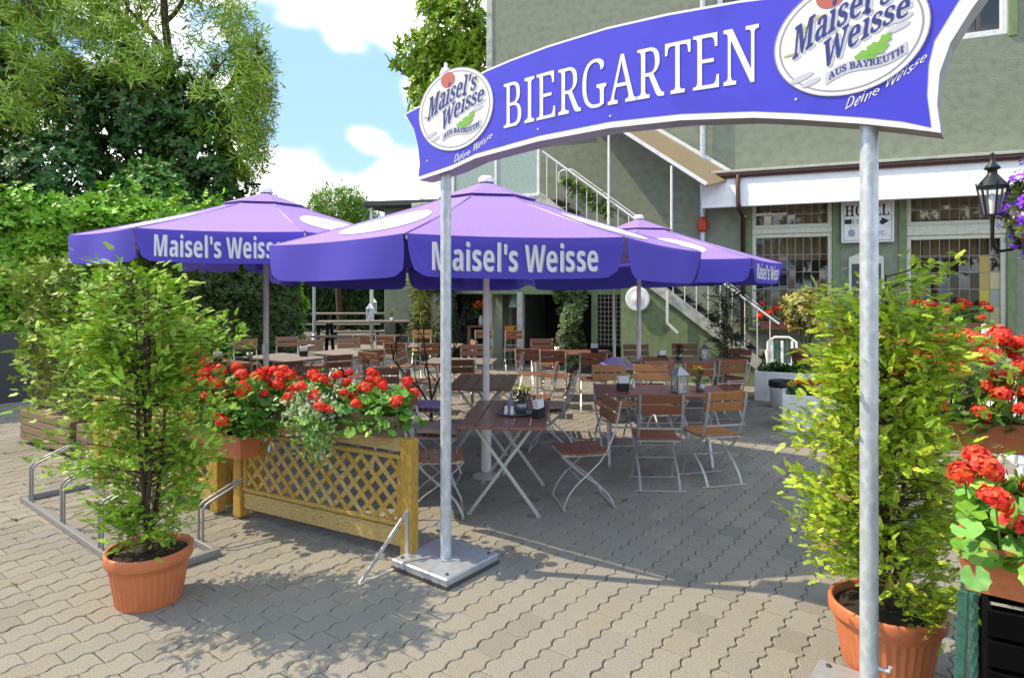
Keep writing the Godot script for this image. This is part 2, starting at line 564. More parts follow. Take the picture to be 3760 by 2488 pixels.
func gate_sign() -> void:
	# posts and board share one upright plane; s runs along it from the left post, y is height
	var a := Vector3(-0.436, 0, -4.27)
	var turn := rad_to_deg(-atan2(0.6144, 0.789))
	var g := thing("gate_sign", "arched violet-blue sign reading BIERGARTEN carried by two galvanised posts", "sign", a, turn)
	var to := func(x: float, y: float, z: float) -> Vector3: return Vector3(x, y, z)
	for i in 2:
		var s := 2.474 * i
		var p := MB.new()
		p.tube([Vector3(s, 0.05, 0), Vector3(s, 3.2 if i == 0 else 3.0, 0)], [0.036], 20)
		var post := part("post", p, M.steel, g)
		if i == 0:
			var cap := MB.new()
			cap.lathe([Vector2(0.04, 3.2), Vector2(0.042, 3.24), Vector2(0.03, 3.27), Vector2(0.012, 3.285), Vector2(0.012, 3.31), Vector2(0, 3.32)], 16, Vector3(s, 0, 0))
			part("cap", cap, M.pole_white, post)
		var bp := MB.new()
		bp.box(Vector3(s, 0.035, 0.0), Vector3(0.5, 0.07, 0.5), 0.008)
		var plate := part("base_plate", bp, M.plate_steel, g)
		var u := MB.new()
		u.box(Vector3(s, 0.017, 0.0), Vector3(0.506, 0.03, 0.506), 0.004)
		part("plate_edge", u, M.dark_steel, plate)
		for k in 4:
			var bolt := MB.new()
			bolt.lathe([Vector2(0.012, 0.07), Vector2(0.012, 0.078), Vector2(0, 0.08)], 6, Vector3(s + (0.2 if k % 2 else -0.2), 0, 0.2 if k > 1 else -0.2), false)
			part("bolt", bolt, M.dark_steel, plate)
		var hook := MB.new()
		var hs := -1.0 if i == 0 else 1.0
		hook.tube([Vector3(s, 0.24, 0), Vector3(s + hs * 0.075, 0.24, 0), Vector3(s + hs * 0.08, 0.262, 0)], [0.009], 8)
		part("hook", hook, M.steel, post)
	var lower := [[-0.191, 2.551], [0.117, 2.59], [0.318, 2.637], [0.8, 2.677], [1.269, 2.684], [1.662, 2.663], [2.012, 2.62], [2.212, 2.58], [2.458, 2.524], [2.606, 2.484], [2.735, 2.446]]
	var upper := [[2.9, 3.0], [2.6, 3.07], [2.3, 3.125], [1.95, 3.175], [1.594, 3.207], [1.25, 3.222], [0.871, 3.212], [0.6, 3.19], [0.406, 3.166], [0.1, 3.11], [-0.162, 3.05], [-0.321, 3.012]]
	var right := [[2.722, 2.56], [2.73, 2.68], [2.765, 2.79], [2.83, 2.9]]
	var left := [[-0.232, 2.899], [-0.19, 2.77], [-0.176, 2.651]]
	var o := PackedVector2Array()
	for p in lower + right + upper + left:
		o.append(Vector2(p[0], p[1]))
	var shell := MB.new()
	shell.slab(o, to, -0.07, 0.07)
	part("board", shell, M.sign_edge, g)
	var border := MB.new()
	border.flat(o, to, 0.0715)
	part("white_border", border, M.sign_white, g)
	var f := PackedVector2Array()
	for p in lower:
		f.append(Vector2(clampf(p[0], -0.183, 2.702), p[1] + 0.026 + 0.008 * clampf(1.0 - absf(p[0] - 1.25) / 1.5, 0, 1)))
	for p in [[2.688, 2.6], [2.693, 2.72], [2.712, 2.81], [2.79, 2.945], [2.83, 3.0]]:
		f.append(Vector2(p[0], p[1]))
	for p in upper.slice(1, 11):
		f.append(Vector2(p[0], p[1] - 0.012))
	for p in [[-0.306, 3.008], [-0.225, 2.897], [-0.184, 2.77], [-0.17, 2.66]]:
		f.append(Vector2(p[0], p[1]))
	var face := MB.new()
	face.flat(f, to, 0.0735)
	var panel := part("blue_panel", face, M.sign_blue, g)
	letters("lettering", "BIERGARTEN", "Droid Serif", 400, panel, M.sign_white, func(u: float, v: float, t: float) -> Vector3:
		return Vector3(0.55 + u * 1.49, 2.787 + 0.02 * sin(u * PI) - 0.006 * u + v * 0.262, 0.0742 + t * 0.003))
	emblem(g, Vector2(0.148, 2.968), 0.322, 0.262, -0.05, func(x: float, y: float, w: float) -> Vector3: return Vector3(x, y, 0.0745 + w))
	emblem(g, Vector2(2.405, 2.9), 0.298, 0.248, 0.03, func(x: float, y: float, w: float) -> Vector3: return Vector3(x, y, 0.0745 + w))
	for w in [[0.143, 2.628, 0.31, 0.12], [2.396, 2.59, 0.285, 0.15]]:
		var words := ["Deine", "Weisse"]
		for k in 2:
			letters("script_lettering", words[k], "Droid Sans", 400, panel, M.sign_white, func(u: float, v: float, t: float) -> Vector3:
				var q: float = (u * 0.42 if k == 0 else 0.5 + u * 0.5)
				var x: float = w[0] + q * w[2] + v * 0.016
				var y: float = w[1] + q * w[3] * (0.55 + 0.45 * q) + v * 0.052 * (1.0 - 0.3 * u) + 0.004 * sin(u * 17.0)
				return Vector3(x, y, 0.0742 + t * 0.0012))
	for s in [0.8, 1.27, 2.2, -0.1]:
		var rv := MB.new()
		rv.lathe([Vector2(0.006, 0), Vector2(0.005, 0.003), Vector2(0, 0.004)], 8)
		part("rivet", rv, M.sign_white, panel, Transform3D(Basis(Vector3.RIGHT, PI / 2), Vector3(s, 2.745 if s > 0.5 and s < 2 else 2.67, 0.0738)))


# ---------------------------------------------------------------- paving
func paving() -> void:
	var far := MB.new()
	far.quad(Vector3(-150, -0.03, 40), Vector3(150, -0.03, 40), Vector3(150, -0.03, -250), Vector3(-150, -0.03, -250))
	struct("ground", far, M.ground)
	var bed := MB.new()
	bed.quad(Vector3(-13, -0.011, 2), Vector3(10.5, -0.011, 2), Vector3(10.5, -0.011, -24), Vector3(-13, -0.011, -24))
	struct("paving_bed", bed, M.bed)
	var paved := Node3D.new()
	paved.name = "paving"
	paved.set_meta("kind", "structure")
	add_child(paved)
	var len := 0.238
	var wid := 0.15
	var variants := []
	rng.seed = 11
	var drift := noise(0.55, FastNoiseLite.TYPE_SIMPLEX, 3, 77)
	for k in 6:
		var b := MB.new()
		var tone: Color = [Color(0.375, 0.352, 0.3), Color(0.36, 0.34, 0.292), Color(0.388, 0.362, 0.3), Color(0.372, 0.352, 0.305), Color(0.325, 0.306, 0.255), Color(0.38, 0.342, 0.278)][k]
		b.tint(tone)
		var rings := []
		for lvl in 3:
			var grow: float = [-0.0055, -0.0015, -0.0015][lvl]
			var y: float = [0.0, -0.005, -0.02][lvl]
			var ring := []
			for side in 2:
				for i in 9:
					var s := -0.5 + i / 8.0
					if side == 1:
						s = -s
					var wob := 0.0125 * clampf(1.5 * sin(TAU * (2.0 * s + 0.06)), -1.0, 1.0)
					ring.append(Vector3((1.0 if side == 0 else -1.0) * (wid * 0.5 - 0.0015 + grow) + wob, y + rng.randf_range(-0.0006, 0.0006), -s * (len - 0.002 + grow * 2.0)))
			rings.append(ring)
		var n := 18
		for i in 8:
			b.quad(rings[0][i], rings[0][i + 1], rings[0][16 - i], rings[0][17 - i])
		for lvl in 2:
			for i in n:
				b.quad(rings[lvl + 1][i], rings[lvl + 1][(i + 1) % n], rings[lvl][(i + 1) % n], rings[lvl][i])
		variants.append(b.mesh())
	var turn := Basis(Vector3.UP, deg_to_rad(-37.5))
	var all := []
	for i in range(-110, 150):
		for j in range(-60, 140):
			var p := turn * Vector3(i * wid, 0, -(j * len + (len * 0.5 if i % 2 else 0.0)))
			if p.x < -12.5 or p.x > 10 or p.z > 0.3 or p.z < -23 or p.x < p.z * 0.86 - 1.2 or p.x > -p.z * 0.86 + 1.6:
				continue
			if p.x > 4.6 and p.z < -10.5:
				continue
			var seen := p.z < -2.95 and absf(p.x) < -p.z * 0.8
			all.append([p.length() + (0.0 if seen else 100.0), p])
	all.sort_custom(func(x, y): return x[0] < y[0])
	var lists := [[], [], [], [], [], []]
	var cols := [[], [], [], [], [], []]
	for i in all.size():
		var tilt := turn * Basis.from_euler(Vector3(rng.randf_range(-0.006, 0.006), rng.randf_range(-0.01, 0.01), rng.randf_range(-0.006, 0.006)))
		var t := Transform3D(tilt, all[i][1] + Vector3(rng.randf_range(-0.0012, 0.0012), rng.randf_range(-0.0025, 0.0015), rng.randf_range(-0.0012, 0.0012)))
		var k: int = [0, 1, 2, 3, 0, 1, 2, 3, 4, 5][rng.randi() % 10]
		if i < 300:
			part("paver", variants[k], M.paver, paved, t)
		else:
			var g := rng.randf_range(0.93, 1.05) * (1.0 + 0.14 * drift.get_noise_3dv(t.origin))
			lists[k].append(t)
			cols[k].append(Color(g, g * rng.randf_range(0.98, 1.01), g * rng.randf_range(0.95, 1.02)))
	for k in 6:
		scatter("pavers", variants[k], M.paver, lists[k], cols[k], paved)
	var tuft := MB.new()
	for i in 7:
		var a := i * 2.4
		tuft.leaf(Vector3.ZERO, Vector3(cos(a) * 0.8, 0.75, sin(a) * 0.8).normalized(), Vector3.UP, 0.03 + 0.012 * (i % 3), 0.009)
	var xs := []
	var cs := []
	for i in 900:
		var p: Vector3 = all[rng.randi_range(300, 5200)][1] + turn * Vector3(wid * 0.5, -0.008, 0)
		xs.append(Transform3D(Basis(Vector3.UP, rng.randf() * TAU).scaled(Vector3.ONE * rng.randf_range(0.4, 1.1)), p))
		cs.append(Color(0.13, 0.14, 0.035) if i % 3 else Color(0.22, 0.17, 0.06))
	tag(scatter("moss", tuft.mesh(), M.leaf, xs, cs, self), "tiny weeds and moss in the joints of the paving", "weeds")
	var lf := MB.new()
	lf.leaf(Vector3.ZERO, Vector3(1, 0.12, 0), Vector3.UP, 0.04, 0.022, 0.3)
	xs = []
	cs = []
	for i in 120:
		var p: Vector3 = all[rng.randi_range(0, 4200)][1]
		xs.append(Transform3D(Basis.from_euler(Vector3(0, rng.randf() * TAU, rng.randf_range(-0.2, 0.2))).scaled(Vector3.ONE * rng.randf_range(0.4, 1.0)), p + Vector3(rng.randf_range(-0.06, 0.06), 0.006, 0)))
		cs.append([Color(0.4, 0.3, 0.1), Color(0.18, 0.1, 0.04), Color(0.3, 0.3, 0.1)][i % 3])
	tag(scatter("fallen_leaves", lf.mesh(), M.leaf, xs, cs, self), "small dry fallen leaves strewn over the paving", "leaves")


# ---------------------------------------------------------------- big parasols
func parasol(label: String, at: Vector3, first: float, tilt: Vector2, text_on: int, R := 2.0, rim := 2.157, top := 2.82) -> void:
	var g := thing("parasol", label, "parasol", at, 0.0, "violet octagonal parasols")
	var P := func(k: float, r: float, lift: float) -> Vector3:  # a point of the roof: corner number k, share r of the way out
		var i := floorf(k)
		var f := k - i
		var c0 := first + i * 45.0
		var q := Vector3(sin(deg_to_rad(c0)), 0, cos(deg_to_rad(c0))).lerp(Vector3(sin(deg_to_rad(c0 + 45)), 0, cos(deg_to_rad(c0 + 45))), f) * R * r
		var sag := -0.016 * 4.0 * f * (1.0 - f) * r * r - 0.03 * sin(r * PI)
		return q + Vector3(0, lerpf(top, rim, r) + sag + lift + q.x * tilt.x + q.z * tilt.y, 0)
	var pole := MB.new()
	pole.tube([Vector3(0, 0.05, 0), Vector3(0, top + 0.02, 0)], [0.032], 16)
	var post := part("pole", pole, M.pole_white, g)
	var sleeve := MB.new()
	sleeve.lathe([Vector2(0.048, 0.06), Vector2(0.048, 0.55), Vector2(0.04, 0.57), Vector2(0.033, 0.57)], 16)
	part("sleeve", sleeve, M.pole_white, post)
	var crank := MB.new()
	crank.box(Vector3(0.0, 1.12, 0.045), Vector3(0.05, 0.12, 0.05), 0.008)
	part("crank_box", crank, M.pole_white, post)
	var foot := MB.new()
	foot.lathe([Vector2(0.13, 0.0), Vector2(0.13, 0.012), Vector2(0.05, 0.02), Vector2(0.033, 0.05)], 20)
	part("ground_socket", foot, M.chair_steel, g)
	var fin := MB.new()
	fin.lathe([Vector2(0.075, 0.0), Vector2(0.075, 0.04), Vector2(0.05, 0.062), Vector2(0, 0.066)], 20, Vector3(0, top + 0.015, 0))
	part("finial", fin, M.pole_white, g)
	var hub := MB.new()
	hub.lathe([Vector2(0.07, top - 0.62), Vector2(0.07, top - 0.54), Vector2(0.04, top - 0.52)], 16)
	part("hub", hub, M.dark_steel, g)
	for k in 8:
		var e: Vector3 = P.call(float(k), 0.99, -0.03)
		var rb := MB.new()
		rb.bar(Vector3(0, top - 0.05, 0), e, 0.018, 0.028)
		var rib := part("rib", rb, M.pole_white, g)
		var sb := MB.new()
		sb.bar(Vector3(0, top - 0.58, 0) + e * Vector3(0.03, 0, 0.03), P.call(float(k), 0.5, -0.045), 0.014, 0.02)
		part("strut", sb, M.pole_white, rib)
	for k in 8:
		var b := MB.new()
		b.smooth(true)
		for tier in 2:
			var r0 := 0.2 if tier == 0 else 0.0
			var r1 := 1.0 if tier == 0 else 0.25
			var n := 7 if tier == 0 else 3
			b.st.set_smooth_group(tier + 1)
			for i in n:
				for j in 6:
					var ra := lerpf(r0, r1, i / float(n))
					var rc := lerpf(r0, r1, (i + 1) / float(n))
					var lift := 0.0 if tier == 0 else 0.028 - 0.02 * (1.0 - ra * 4.0) * 0.0
					var ka := k + j / 6.0
					var kb := k + (j + 1) / 6.0
					if ra < 0.001:
						b.tri(P.call(ka, rc, lift), P.call(kb, rc, lift), P.call(ka, 0.0, lift))
					else:
						b.quad(P.call(ka, rc, lift), P.call(kb, rc, lift), P.call(kb, ra, lift), P.call(ka, ra, lift))
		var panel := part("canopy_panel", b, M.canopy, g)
		var seam := MB.new()
		for i in 6:
			seam.bar(P.call(float(k), 0.26 + i * 0.1225, 0.004), P.call(float(k), 0.26 + (i + 1) * 0.1225, 0.004), 0.014, 0.006)
		part("seam", seam, M.canopy, panel)
		if (k + text_on) % 2 == 0:
			var ov := MB.new()
			for i in 28:
				for jj in 2:
					var ring := []
					for q in [[i, jj], [i + 1, jj], [i + 1, jj + 1], [i, jj + 1]]:
						var a: float = TAU * q[0] / 28.0
						var s: float = q[1] / 2.0
						var r := 0.68 + 0.2 * sin(a) * s
						ring.append(P.call(k + 0.5 + 0.36 * cos(a) * s, r, 0.006))
					if jj == 0:
						ov.tri(ring[0], ring[2], ring[3])
					else:
						ov.quad(ring[0], ring[3], ring[2], ring[1])
			var oval := part("printed_oval", ov, M.sign_white, panel)
			for line in 2:
				letters("oval_lettering", ["Maisel's", "Weisse"][line], "Droid Serif", 700, oval, M.ribbon, func(u: float, v: float, t: float) -> Vector3:
					return P.call(k + 0.28 + (0.0 if line == 0 else 0.1) + u * 0.34, (0.7 if line == 0 else 0.82) - u * 0.04 - v * 0.09, 0.009 + t * 0.001))
		# the hanging edge, free at both ends with rounded lower corners
		var V := func(u: float, d: float, proud: float) -> Vector3:
			var e0: Vector3 = P.call(float(k), 1.0, 0.0)
			var e1: Vector3 = P.call(float(k + 1), 1.0, 0.0)
			var top_p: Vector3 = P.call(k + clampf(u, 0.0, 0.9999), 1.0, 0.0)
			var outw := (e0 + e1) * Vector3(1, 0, 1)
			outw = outw.normalized()
			var wave := 0.022 * sin(u * 9.0 + k * 2.1) * d + 0.02 * sin(u * 3.1 + k) * d
			return top_p + Vector3(0, -0.285 * d, 0) + outw * (0.012 + wave - 0.02 * d + proud)
		var vb := MB.new()
		vb.smooth(true)
		for i in 20:
			for j in 5:
				var q := []
				for c in [[i, j], [i + 1, j], [i + 1, j + 1], [i, j + 1]]:
					var u: float = c[0] / 20.0
					var d: float = c[1] / 5.0
					var pinch := 0.008 + 0.03 * pow(d, 2.0)
					q.append(V.call(lerpf(pinch, 1.0 - pinch, u), d * (1.0 - 0.16 * pow(absf(u * 2.0 - 1.0), 20.0)), 0.0))
				vb.quad(q[3], q[2], q[1], q[0])
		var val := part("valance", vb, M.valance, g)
		if (k + text_on) % 2 == 1:
			for layer in 2:
				letters("lettering", "Maisel's Weisse", "Droid Sans", 700, val, M.print_shade if layer == 0 else M.print_white, func(u: float, v: float, t: float) -> Vector3:
					return V.call(0.115 + u * 0.75 + (0.006 if layer == 0 else 0.0), 0.83 - v * 0.7 + (0.02 if layer == 0 else 0.0), 0.004 + 0.002 * layer + t * 0.001))


# ---------------------------------------------------------------- wooden barrier with lattice
func barrier(label: String, at: Vector3, turn: float, full: bool) -> void:
	var g := thing("lattice_barrier", label, "fence", at, turn)
	var L := 1.768
	for s in [0.045, L - 0.045]:
		var p := MB.new()
		p.box(Vector3(s, 0.42, 0), Vector3(0.09, 0.8, 0.09), 0.006)
		part("post", p, M.pine_upright, g)
	var rails := [["top_rail", 0.775, 0.09, 0.05], ["frame_rail", 0.69, 0.03, 0.035], ["frame_rail", 0.24, 0.03, 0.035], ["bottom_rail", 0.15, 0.125, 0.03]]
	for r in rails:
		var b := MB.new()
		b.box(Vector3(L * 0.5, r[1], 0.01 if r[0] == "frame_rail" else 0.0), Vector3(L - 0.184, r[2], r[3]), 0.004)
		part(r[0], b, M.pine_pale if r[0] != "frame_rail" else M.pine, g)
	for s in [0.115, L - 0.115]:
		var b := MB.new()
		b.box(Vector3(s, 0.465, 0.01), Vector3(0.035, 0.418, 0.035), 0.004)
		part("frame_upright", b, M.pine_upright, g)
	var x0 := 0.134
	var x1 := L - 0.134
	var y0 := 0.256
	var y1 := 0.674
	var h := y1 - y0
	for layer in 2:
		var d := -1.0 if layer == 0 else 1.0
		var s := x0 - h
		while s < x1 + h:
			# a slat from (s, bottom) to (s + h, top) or the mirror of it, cut to the frame
			var a := Vector2(s, y0)
			var b := Vector2(s + h, y1)
			if d < 0:
				a = Vector2(s, y1)
				b = Vector2(s + h, y0)
			var lo := maxf(x0, minf(a.x, b.x))
			var hi := minf(x1, maxf(a.x, b.x))
			if hi - lo > 0.03:
				var m := (b.y - a.y) / (b.x - a.x)
				var sl := MB.new()
				sl.bar(Vector3(lo, a.y + m * (lo - a.x), 0.017 if layer == 0 else 0.009), Vector3(hi, a.y + m * (hi - a.x), 0.017 if layer == 0 else 0.009), 0.0072, 0.034, Vector3(-m, 1, 0).normalized(), 0.001)
				part("slat", sl, [M.pine, M.pine_post, M.pine_pale][rng.randi() % 3], g)
			s += 0.132
	if full:
		var v := MB.new()
		v.bar(Vector3(L - 0.03, 0.005, 0.05), Vector3(L - 0.03, 0.36, 0.05), 0.03, 0.004, Vector3.BACK)
		v.bar(Vector3(L - 0.03, 0.34, 0.054), Vector3(L - 0.1, 0.006, 0.42), 0.028, 0.005, Vector3.RIGHT)
		v.bar(Vector3(L - 0.03, 0.006, 0.05), Vector3(L - 0.1, 0.006, 0.44), 0.03, 0.006)
		part("brace", v, M.chair_steel, g)
	else:
		for i in 5:
			var b := MB.new()
			b.box(Vector3(L - 0.1 + 0.01 * (i % 2), 0.4, -0.12 - i * 0.085), Vector3(0.022, 0.76, 0.08), 0.003)
			part("board", b, M.pine_upright, g)


# ---------------------------------------------------------------- flowers
func flower_ball(r: float, petals: int, sd: int, c: Color) -> ArrayMesh:
	var b := MB.new()
	var q := RandomNumberGenerator.new()
	q.seed = sd
	for i in petals:
		var y := 1.0 - 1.55 * (i + 0.5) / petals
		var a := i * 2.39996 + q.randf_range(-0.3, 0.3)
		var n := Vector3(cos(a) * sqrt(1 - y * y), y, sin(a) * sqrt(1 - y * y))
		var k := q.randf_range(0.75, 1.15)
		b.tint(Color(c.r * k, c.g * k * q.randf_range(0.5, 2.6), c.b * k * q.randf_range(0.6, 1.8)))
		var side := n.cross(Vector3(q.randf_range(-1, 1), q.randf_range(-1, 1), q.randf_range(-1, 1))).normalized()
		var up := side.cross(n)
		var p := n * r * q.randf_range(0.6, 1.0) * Vector3(1, 0.8, 1)
		var s := r * q.randf_range(1.9, 2.6) / sqrt(petals)
		var mid := p + n * s * 0.12
		var ring := []
		for j in 5:
			var t := TAU * j / 5
			ring.append(p + (side * cos(t) + up * sin(t)) * s + n * s * q.randf_range(-0.1, 0.5))
		for j in 5:
			b.tri(mid, ring[j], ring[(j + 1) % 5])
	return b.mesh()


func round_leaf() -> ArrayMesh:  # a scalloped, dished geranium leaf, stalk at the origin, facing +y
	var b := MB.new()
	b.smooth(true)
	var rings := []
	for k in 3:
		var ring := []
		for i in 19:
			var a := lerpf(0.22, TAU - 0.22, i / 18.0)
			var r: float = [0.4, 0.74, 1.0][k] * (1.0 if k < 2 or i % 2 else 0.9)
			ring.append(Vector3(sin(a) * r, [0.05, 0.13, 0.14][k] + [0.0, 0.03, 0.09][k] * cos(a * 6.0), -cos(a) * r + 0.35))
		rings.append(ring)
	for i in 18:
		b.tri(Vector3(0, 0, 0.35), rings[0][i], rings[0][i + 1])
		for k in 2:
			b.quad(rings[k][i], rings[k + 1][i], rings[k + 1][i + 1], rings[k][i + 1])
	return b.mesh()


func geraniums(g: Node3D, L: float, W: float, y0: float, tall: float, heads: int, leaves: int, r: float, big_leaves := 0) -> void:
	# grows in a box that lies along local x, soil at y0
	var lm := round_leaf()
	var balls := [flower_ball(r, 64 if r < 0.052 else 120, 3, Color(0.8, 0.035, 0.02)), flower_ball(r * 0.82, 54 if r < 0.052 else 100, 9, Color(0.72, 0.03, 0.02)), flower_ball(r * 1.12, 70 if r < 0.052 else 130, 5, Color(0.82, 0.05, 0.03))]
	var xf := []
	var cs := []
	for i in leaves:
		var p := Vector3(rng.randf_range(-0.5, 0.5) * (L + 0.12), 0, rng.randfn(0.02, 0.34) * W)
		var dome := maxf(0.0, 1.0 - pow(absf(p.z) / (W * 1.1), 2.0))
		p.y = y0 + 0.02 + rng.randf_range(-0.08, 0.75) * tall * dome - (0.03 if absf(p.z) > W * 0.5 else 0.0)
		var tilt := Basis.from_euler(Vector3(rng.randf_range(-0.2, 1.1), rng.randf() * TAU, rng.randf_range(-0.5, 0.5)))
		var s := rng.randf_range(0.6, 1.2) * r * 0.85
		var t := Transform3D(tilt.scaled(Vector3(s, s, s)), p)
		var k := rng.randf_range(0.65, 1.5)
		xf.append(t)
		cs.append(Color(0.13 * k, 0.3 * k, 0.035 * k * rng.randf_range(0.6, 2.0)))
	if big_leaves > 0:
		var mats := []
		for v in 3:
			var m: StandardMaterial3D = M.leaf_glossy.duplicate()
			m.albedo_color = [lin(0.2, 0.42, 0.05), lin(0.13, 0.34, 0.04), lin(0.28, 0.5, 0.08)][v]
			m.vertex_color_use_as_albedo = false
			mats.append(m)
		for i in mini(big_leaves, xf.size()):
			part("leaf", lm, mats[i % 3], g, xf.pop_back())
			cs.pop_back()
	scatter("leaves", lm, M.leaf_glossy, xf, cs, g)
	var stalks := MB.new()
	for i in heads:
		var u := (i + rng.randf_range(0.1, 0.9)) / heads - 0.5
		var z := rng.randf_range(-0.75, 0.95) * W
		var p := Vector3(u * (L + 0.16), y0 + tall * (rng.randf_range(0.45, 1.1) - 0.45 * maxf(0.0, absf(z) / W - 0.3)), z)
		stalks.tube([Vector3(p.x * 0.92, y0 + 0.01, z * 0.3), Vector3(p.x * 0.97, (y0 + p.y) * 0.5 + 0.03, z * 0.8), p], [0.004, 0.003], 5, false)
		part("flower_head", balls[i % 3], M.petal, g, Transform3D(Basis.from_euler(Vector3(rng.randf_range(-0.5, 0.7), rng.randf() * TAU, rng.randf_range(-0.5, 0.5))), p))
	var sm: StandardMaterial3D = M.leaf.duplicate()
	sm.vertex_color_use_as_albedo = false
	sm.albedo_color = lin(0.12, 0.25, 0.06)
	part("stalks", stalks, sm, g)


func trough(g: Node3D, L: float, W: float, y: float, h: float, m: Material, lip := 0.012) -> void:  # a flower box with slanted sides and a lip, open on top
	var b := MB.new()
	var q := func(t: float, k: float, grow: float) -> Array:
		var x := L * 0.5 * lerpf(0.95, 1.0, t) + grow
		var z := W * 0.5 * lerpf(0.76, 1.0, t) + grow
		return [Vector3(-x, y + k, z), Vector3(x, y + k, z), Vector3(x, y + k, -z), Vector3(-x, y + k, -z)]
	var rings := [q.call(0.0, 0.0, 0.0), q.call(0.5, h * 0.5, 0.0), q.call(0.5, h * 0.5, 0.004), q.call(0.85, h - 0.03, 0.002), q.call(0.9, h - 0.03, lip), q.call(1.0, h, lip), q.call(1.0, h, -0.008), q.call(0.9, h - 0.035, -0.008)]
	for i in rings.size() - 1:
		for k in 4:
			var k2 := (k + 1) % 4
			b.quad(rings[i][k], rings[i][k2], rings[i + 1][k2], rings[i + 1][k])
	b.quad(rings[0][3], rings[0][2], rings[0][1], rings[0][0])
	var t := part("box", b, m, g)
	var s := MB.new()
	s.quad(rings[-1][0], rings[-1][1], rings[-1][2], rings[-1][3])
	part("soil", s, M.soil, t)


func pot(g: Node3D, r: float, h: float, y0 := 0.0, m: Material = null) -> void:
	var b := MB.new()
	var n := 72
	b.smooth(false)
	var rows := [[0.74, 0.0, 0], [0.755, 0.02, 1], [0.9, 0.68, 1], [0.91, 0.7, 0], [0.92, 0.76, 0], [0.93, 0.765, 0], [0.985, 0.78, 0], [1.0, 0.81, 0], [1.0, 0.96, 0], [0.985, 0.99, 0], [0.95, 1.0, 0], [0.915, 0.985, 0], [0.9, 0.86, 0]]
	var rings := []
	for w in rows:
		var ring := []
		for i in n:
			var a := TAU * i / n
			var rr: float = r * w[0] - (0.004 if w[2] == 1 and i % 2 else 0.0)
			ring.append(Vector3(cos(a) * rr, y0 + h * w[1], -sin(a) * rr))
		rings.append(ring)
	for i in rings.size() - 1:
		b.st.set_smooth_group(-1 if rows[i][2] == 1 and rows[i + 1][2] == 1 else 2)
		for k in n:
			b.quad(rings[i][k], rings[i][(k + 1) % n], rings[i + 1][(k + 1) % n], rings[i + 1][k])
	b.smooth(false)
	for k in n:
		b.tri(rings[0][(k + 1) % n], rings[0][k], Vector3(0, y0, 0))
	var p := part("pot", b, m if m else M.terracotta, g)
	var s := MB.new()
	for k in n:
		s.tri(rings[-1][k], rings[-1][(k + 1) % n], Vector3(0, y0 + h * 0.9, 0))
	part("soil", s, M.soil, p)


# ---------------------------------------------------------------- leaves and crowns
func spray() -> ArrayMesh:  # a short flat feather of scaly conifer shoots along +z, upper side +y
	var b := MB.new()
	for i in 6:
		var t := i / 5.0
		var at := Vector3(0, -0.1 * t * t, 0.8 * t)
		for s in [-1.0, 1.0]:
			b.leaf(at, Vector3(s * (0.62 - 0.25 * t), 0.12 * sin(i * 2.1), 1.0).normalized(), Vector3.UP, 0.5 * (1.0 - 0.4 * t), 0.12, 0.12)
	b.leaf(Vector3(0, -0.05, 0.5), Vector3(0, -0.15, 1).normalized(), Vector3.UP, 0.6, 0.12, 0.1)
	return b.mesh()


func clump(n: int, l: float, w: float, spread: float, sd: int) -> ArrayMesh:  # a loose bunch of leaves around the origin that opens towards +y
	var b := MB.new()
	var q := RandomNumberGenerator.new()
	q.seed = sd
	for i in n:
		var a := q.randf() * TAU
		var e := q.randf_range(-0.35, 1.0)
		var d := Vector3(cos(a) * cos(e), sin(e), sin(a) * cos(e))
		var at := Vector3(q.randf_range(-1, 1), q.randf_range(-0.7, 0.7), q.randf_range(-1, 1)) * spread
		var k := q.randf_range(0.8, 1.2)
		b.tint(Color(k, k, k))
		b.leaf(at, d, Vector3(q.randf_range(-0.5, 0.5), 1, q.randf_range(-0.5, 0.5)).normalized(), l * q.randf_range(0.7, 1.2), w * q.randf_range(0.8, 1.2), 0.22)
	return b.mesh()


func shade_of(c: Color, vary: float) -> Color:
	var k := rng.randf_range(1.0 - vary, 1.0 + vary)
	return Color(c.r * k * rng.randf_range(0.85, 1.2), c.g * k, c.b * k)


func fill_blob(xf: Array, cs: Array, c: Vector3, r: Vector3, n: int, size: float, col: Color, bumps: FastNoiseLite, hang := 0.0, inner := 0.6) -> void:
	for i in n:
		var d := Vector3(rng.randfn(), rng.randfn(), rng.randfn()).normalized()
		var k := (lerpf(inner, 1.02, pow(rng.randf(), 0.55))) * (1.0 + 0.38 * bumps.get_noise_3dv(d * 2.2 + c))
		var p := c + d * r * k
		if bumps.get_noise_3dv(p * 2.3 / maxf(0.3, r.x) + Vector3(9, 3, 1)) < -0.3:
			continue
		var up := (d + Vector3(0, 0.6 - hang, 0) + Vector3(rng.randf_range(-0.5, 0.5), rng.randf_range(-0.5, 0.5), rng.randf_range(-0.5, 0.5))).normalized()
		var x := up.cross(Vector3(rng.randf_range(-1, 1), 0.2, rng.randf_range(-1, 1))).normalized()
		var s := size * rng.randf_range(0.65, 1.3)
		xf.append(Transform3D(Basis(x * s, up * s, x.cross(up) * s), p))
		cs.append(shade_of(col, 0.25))


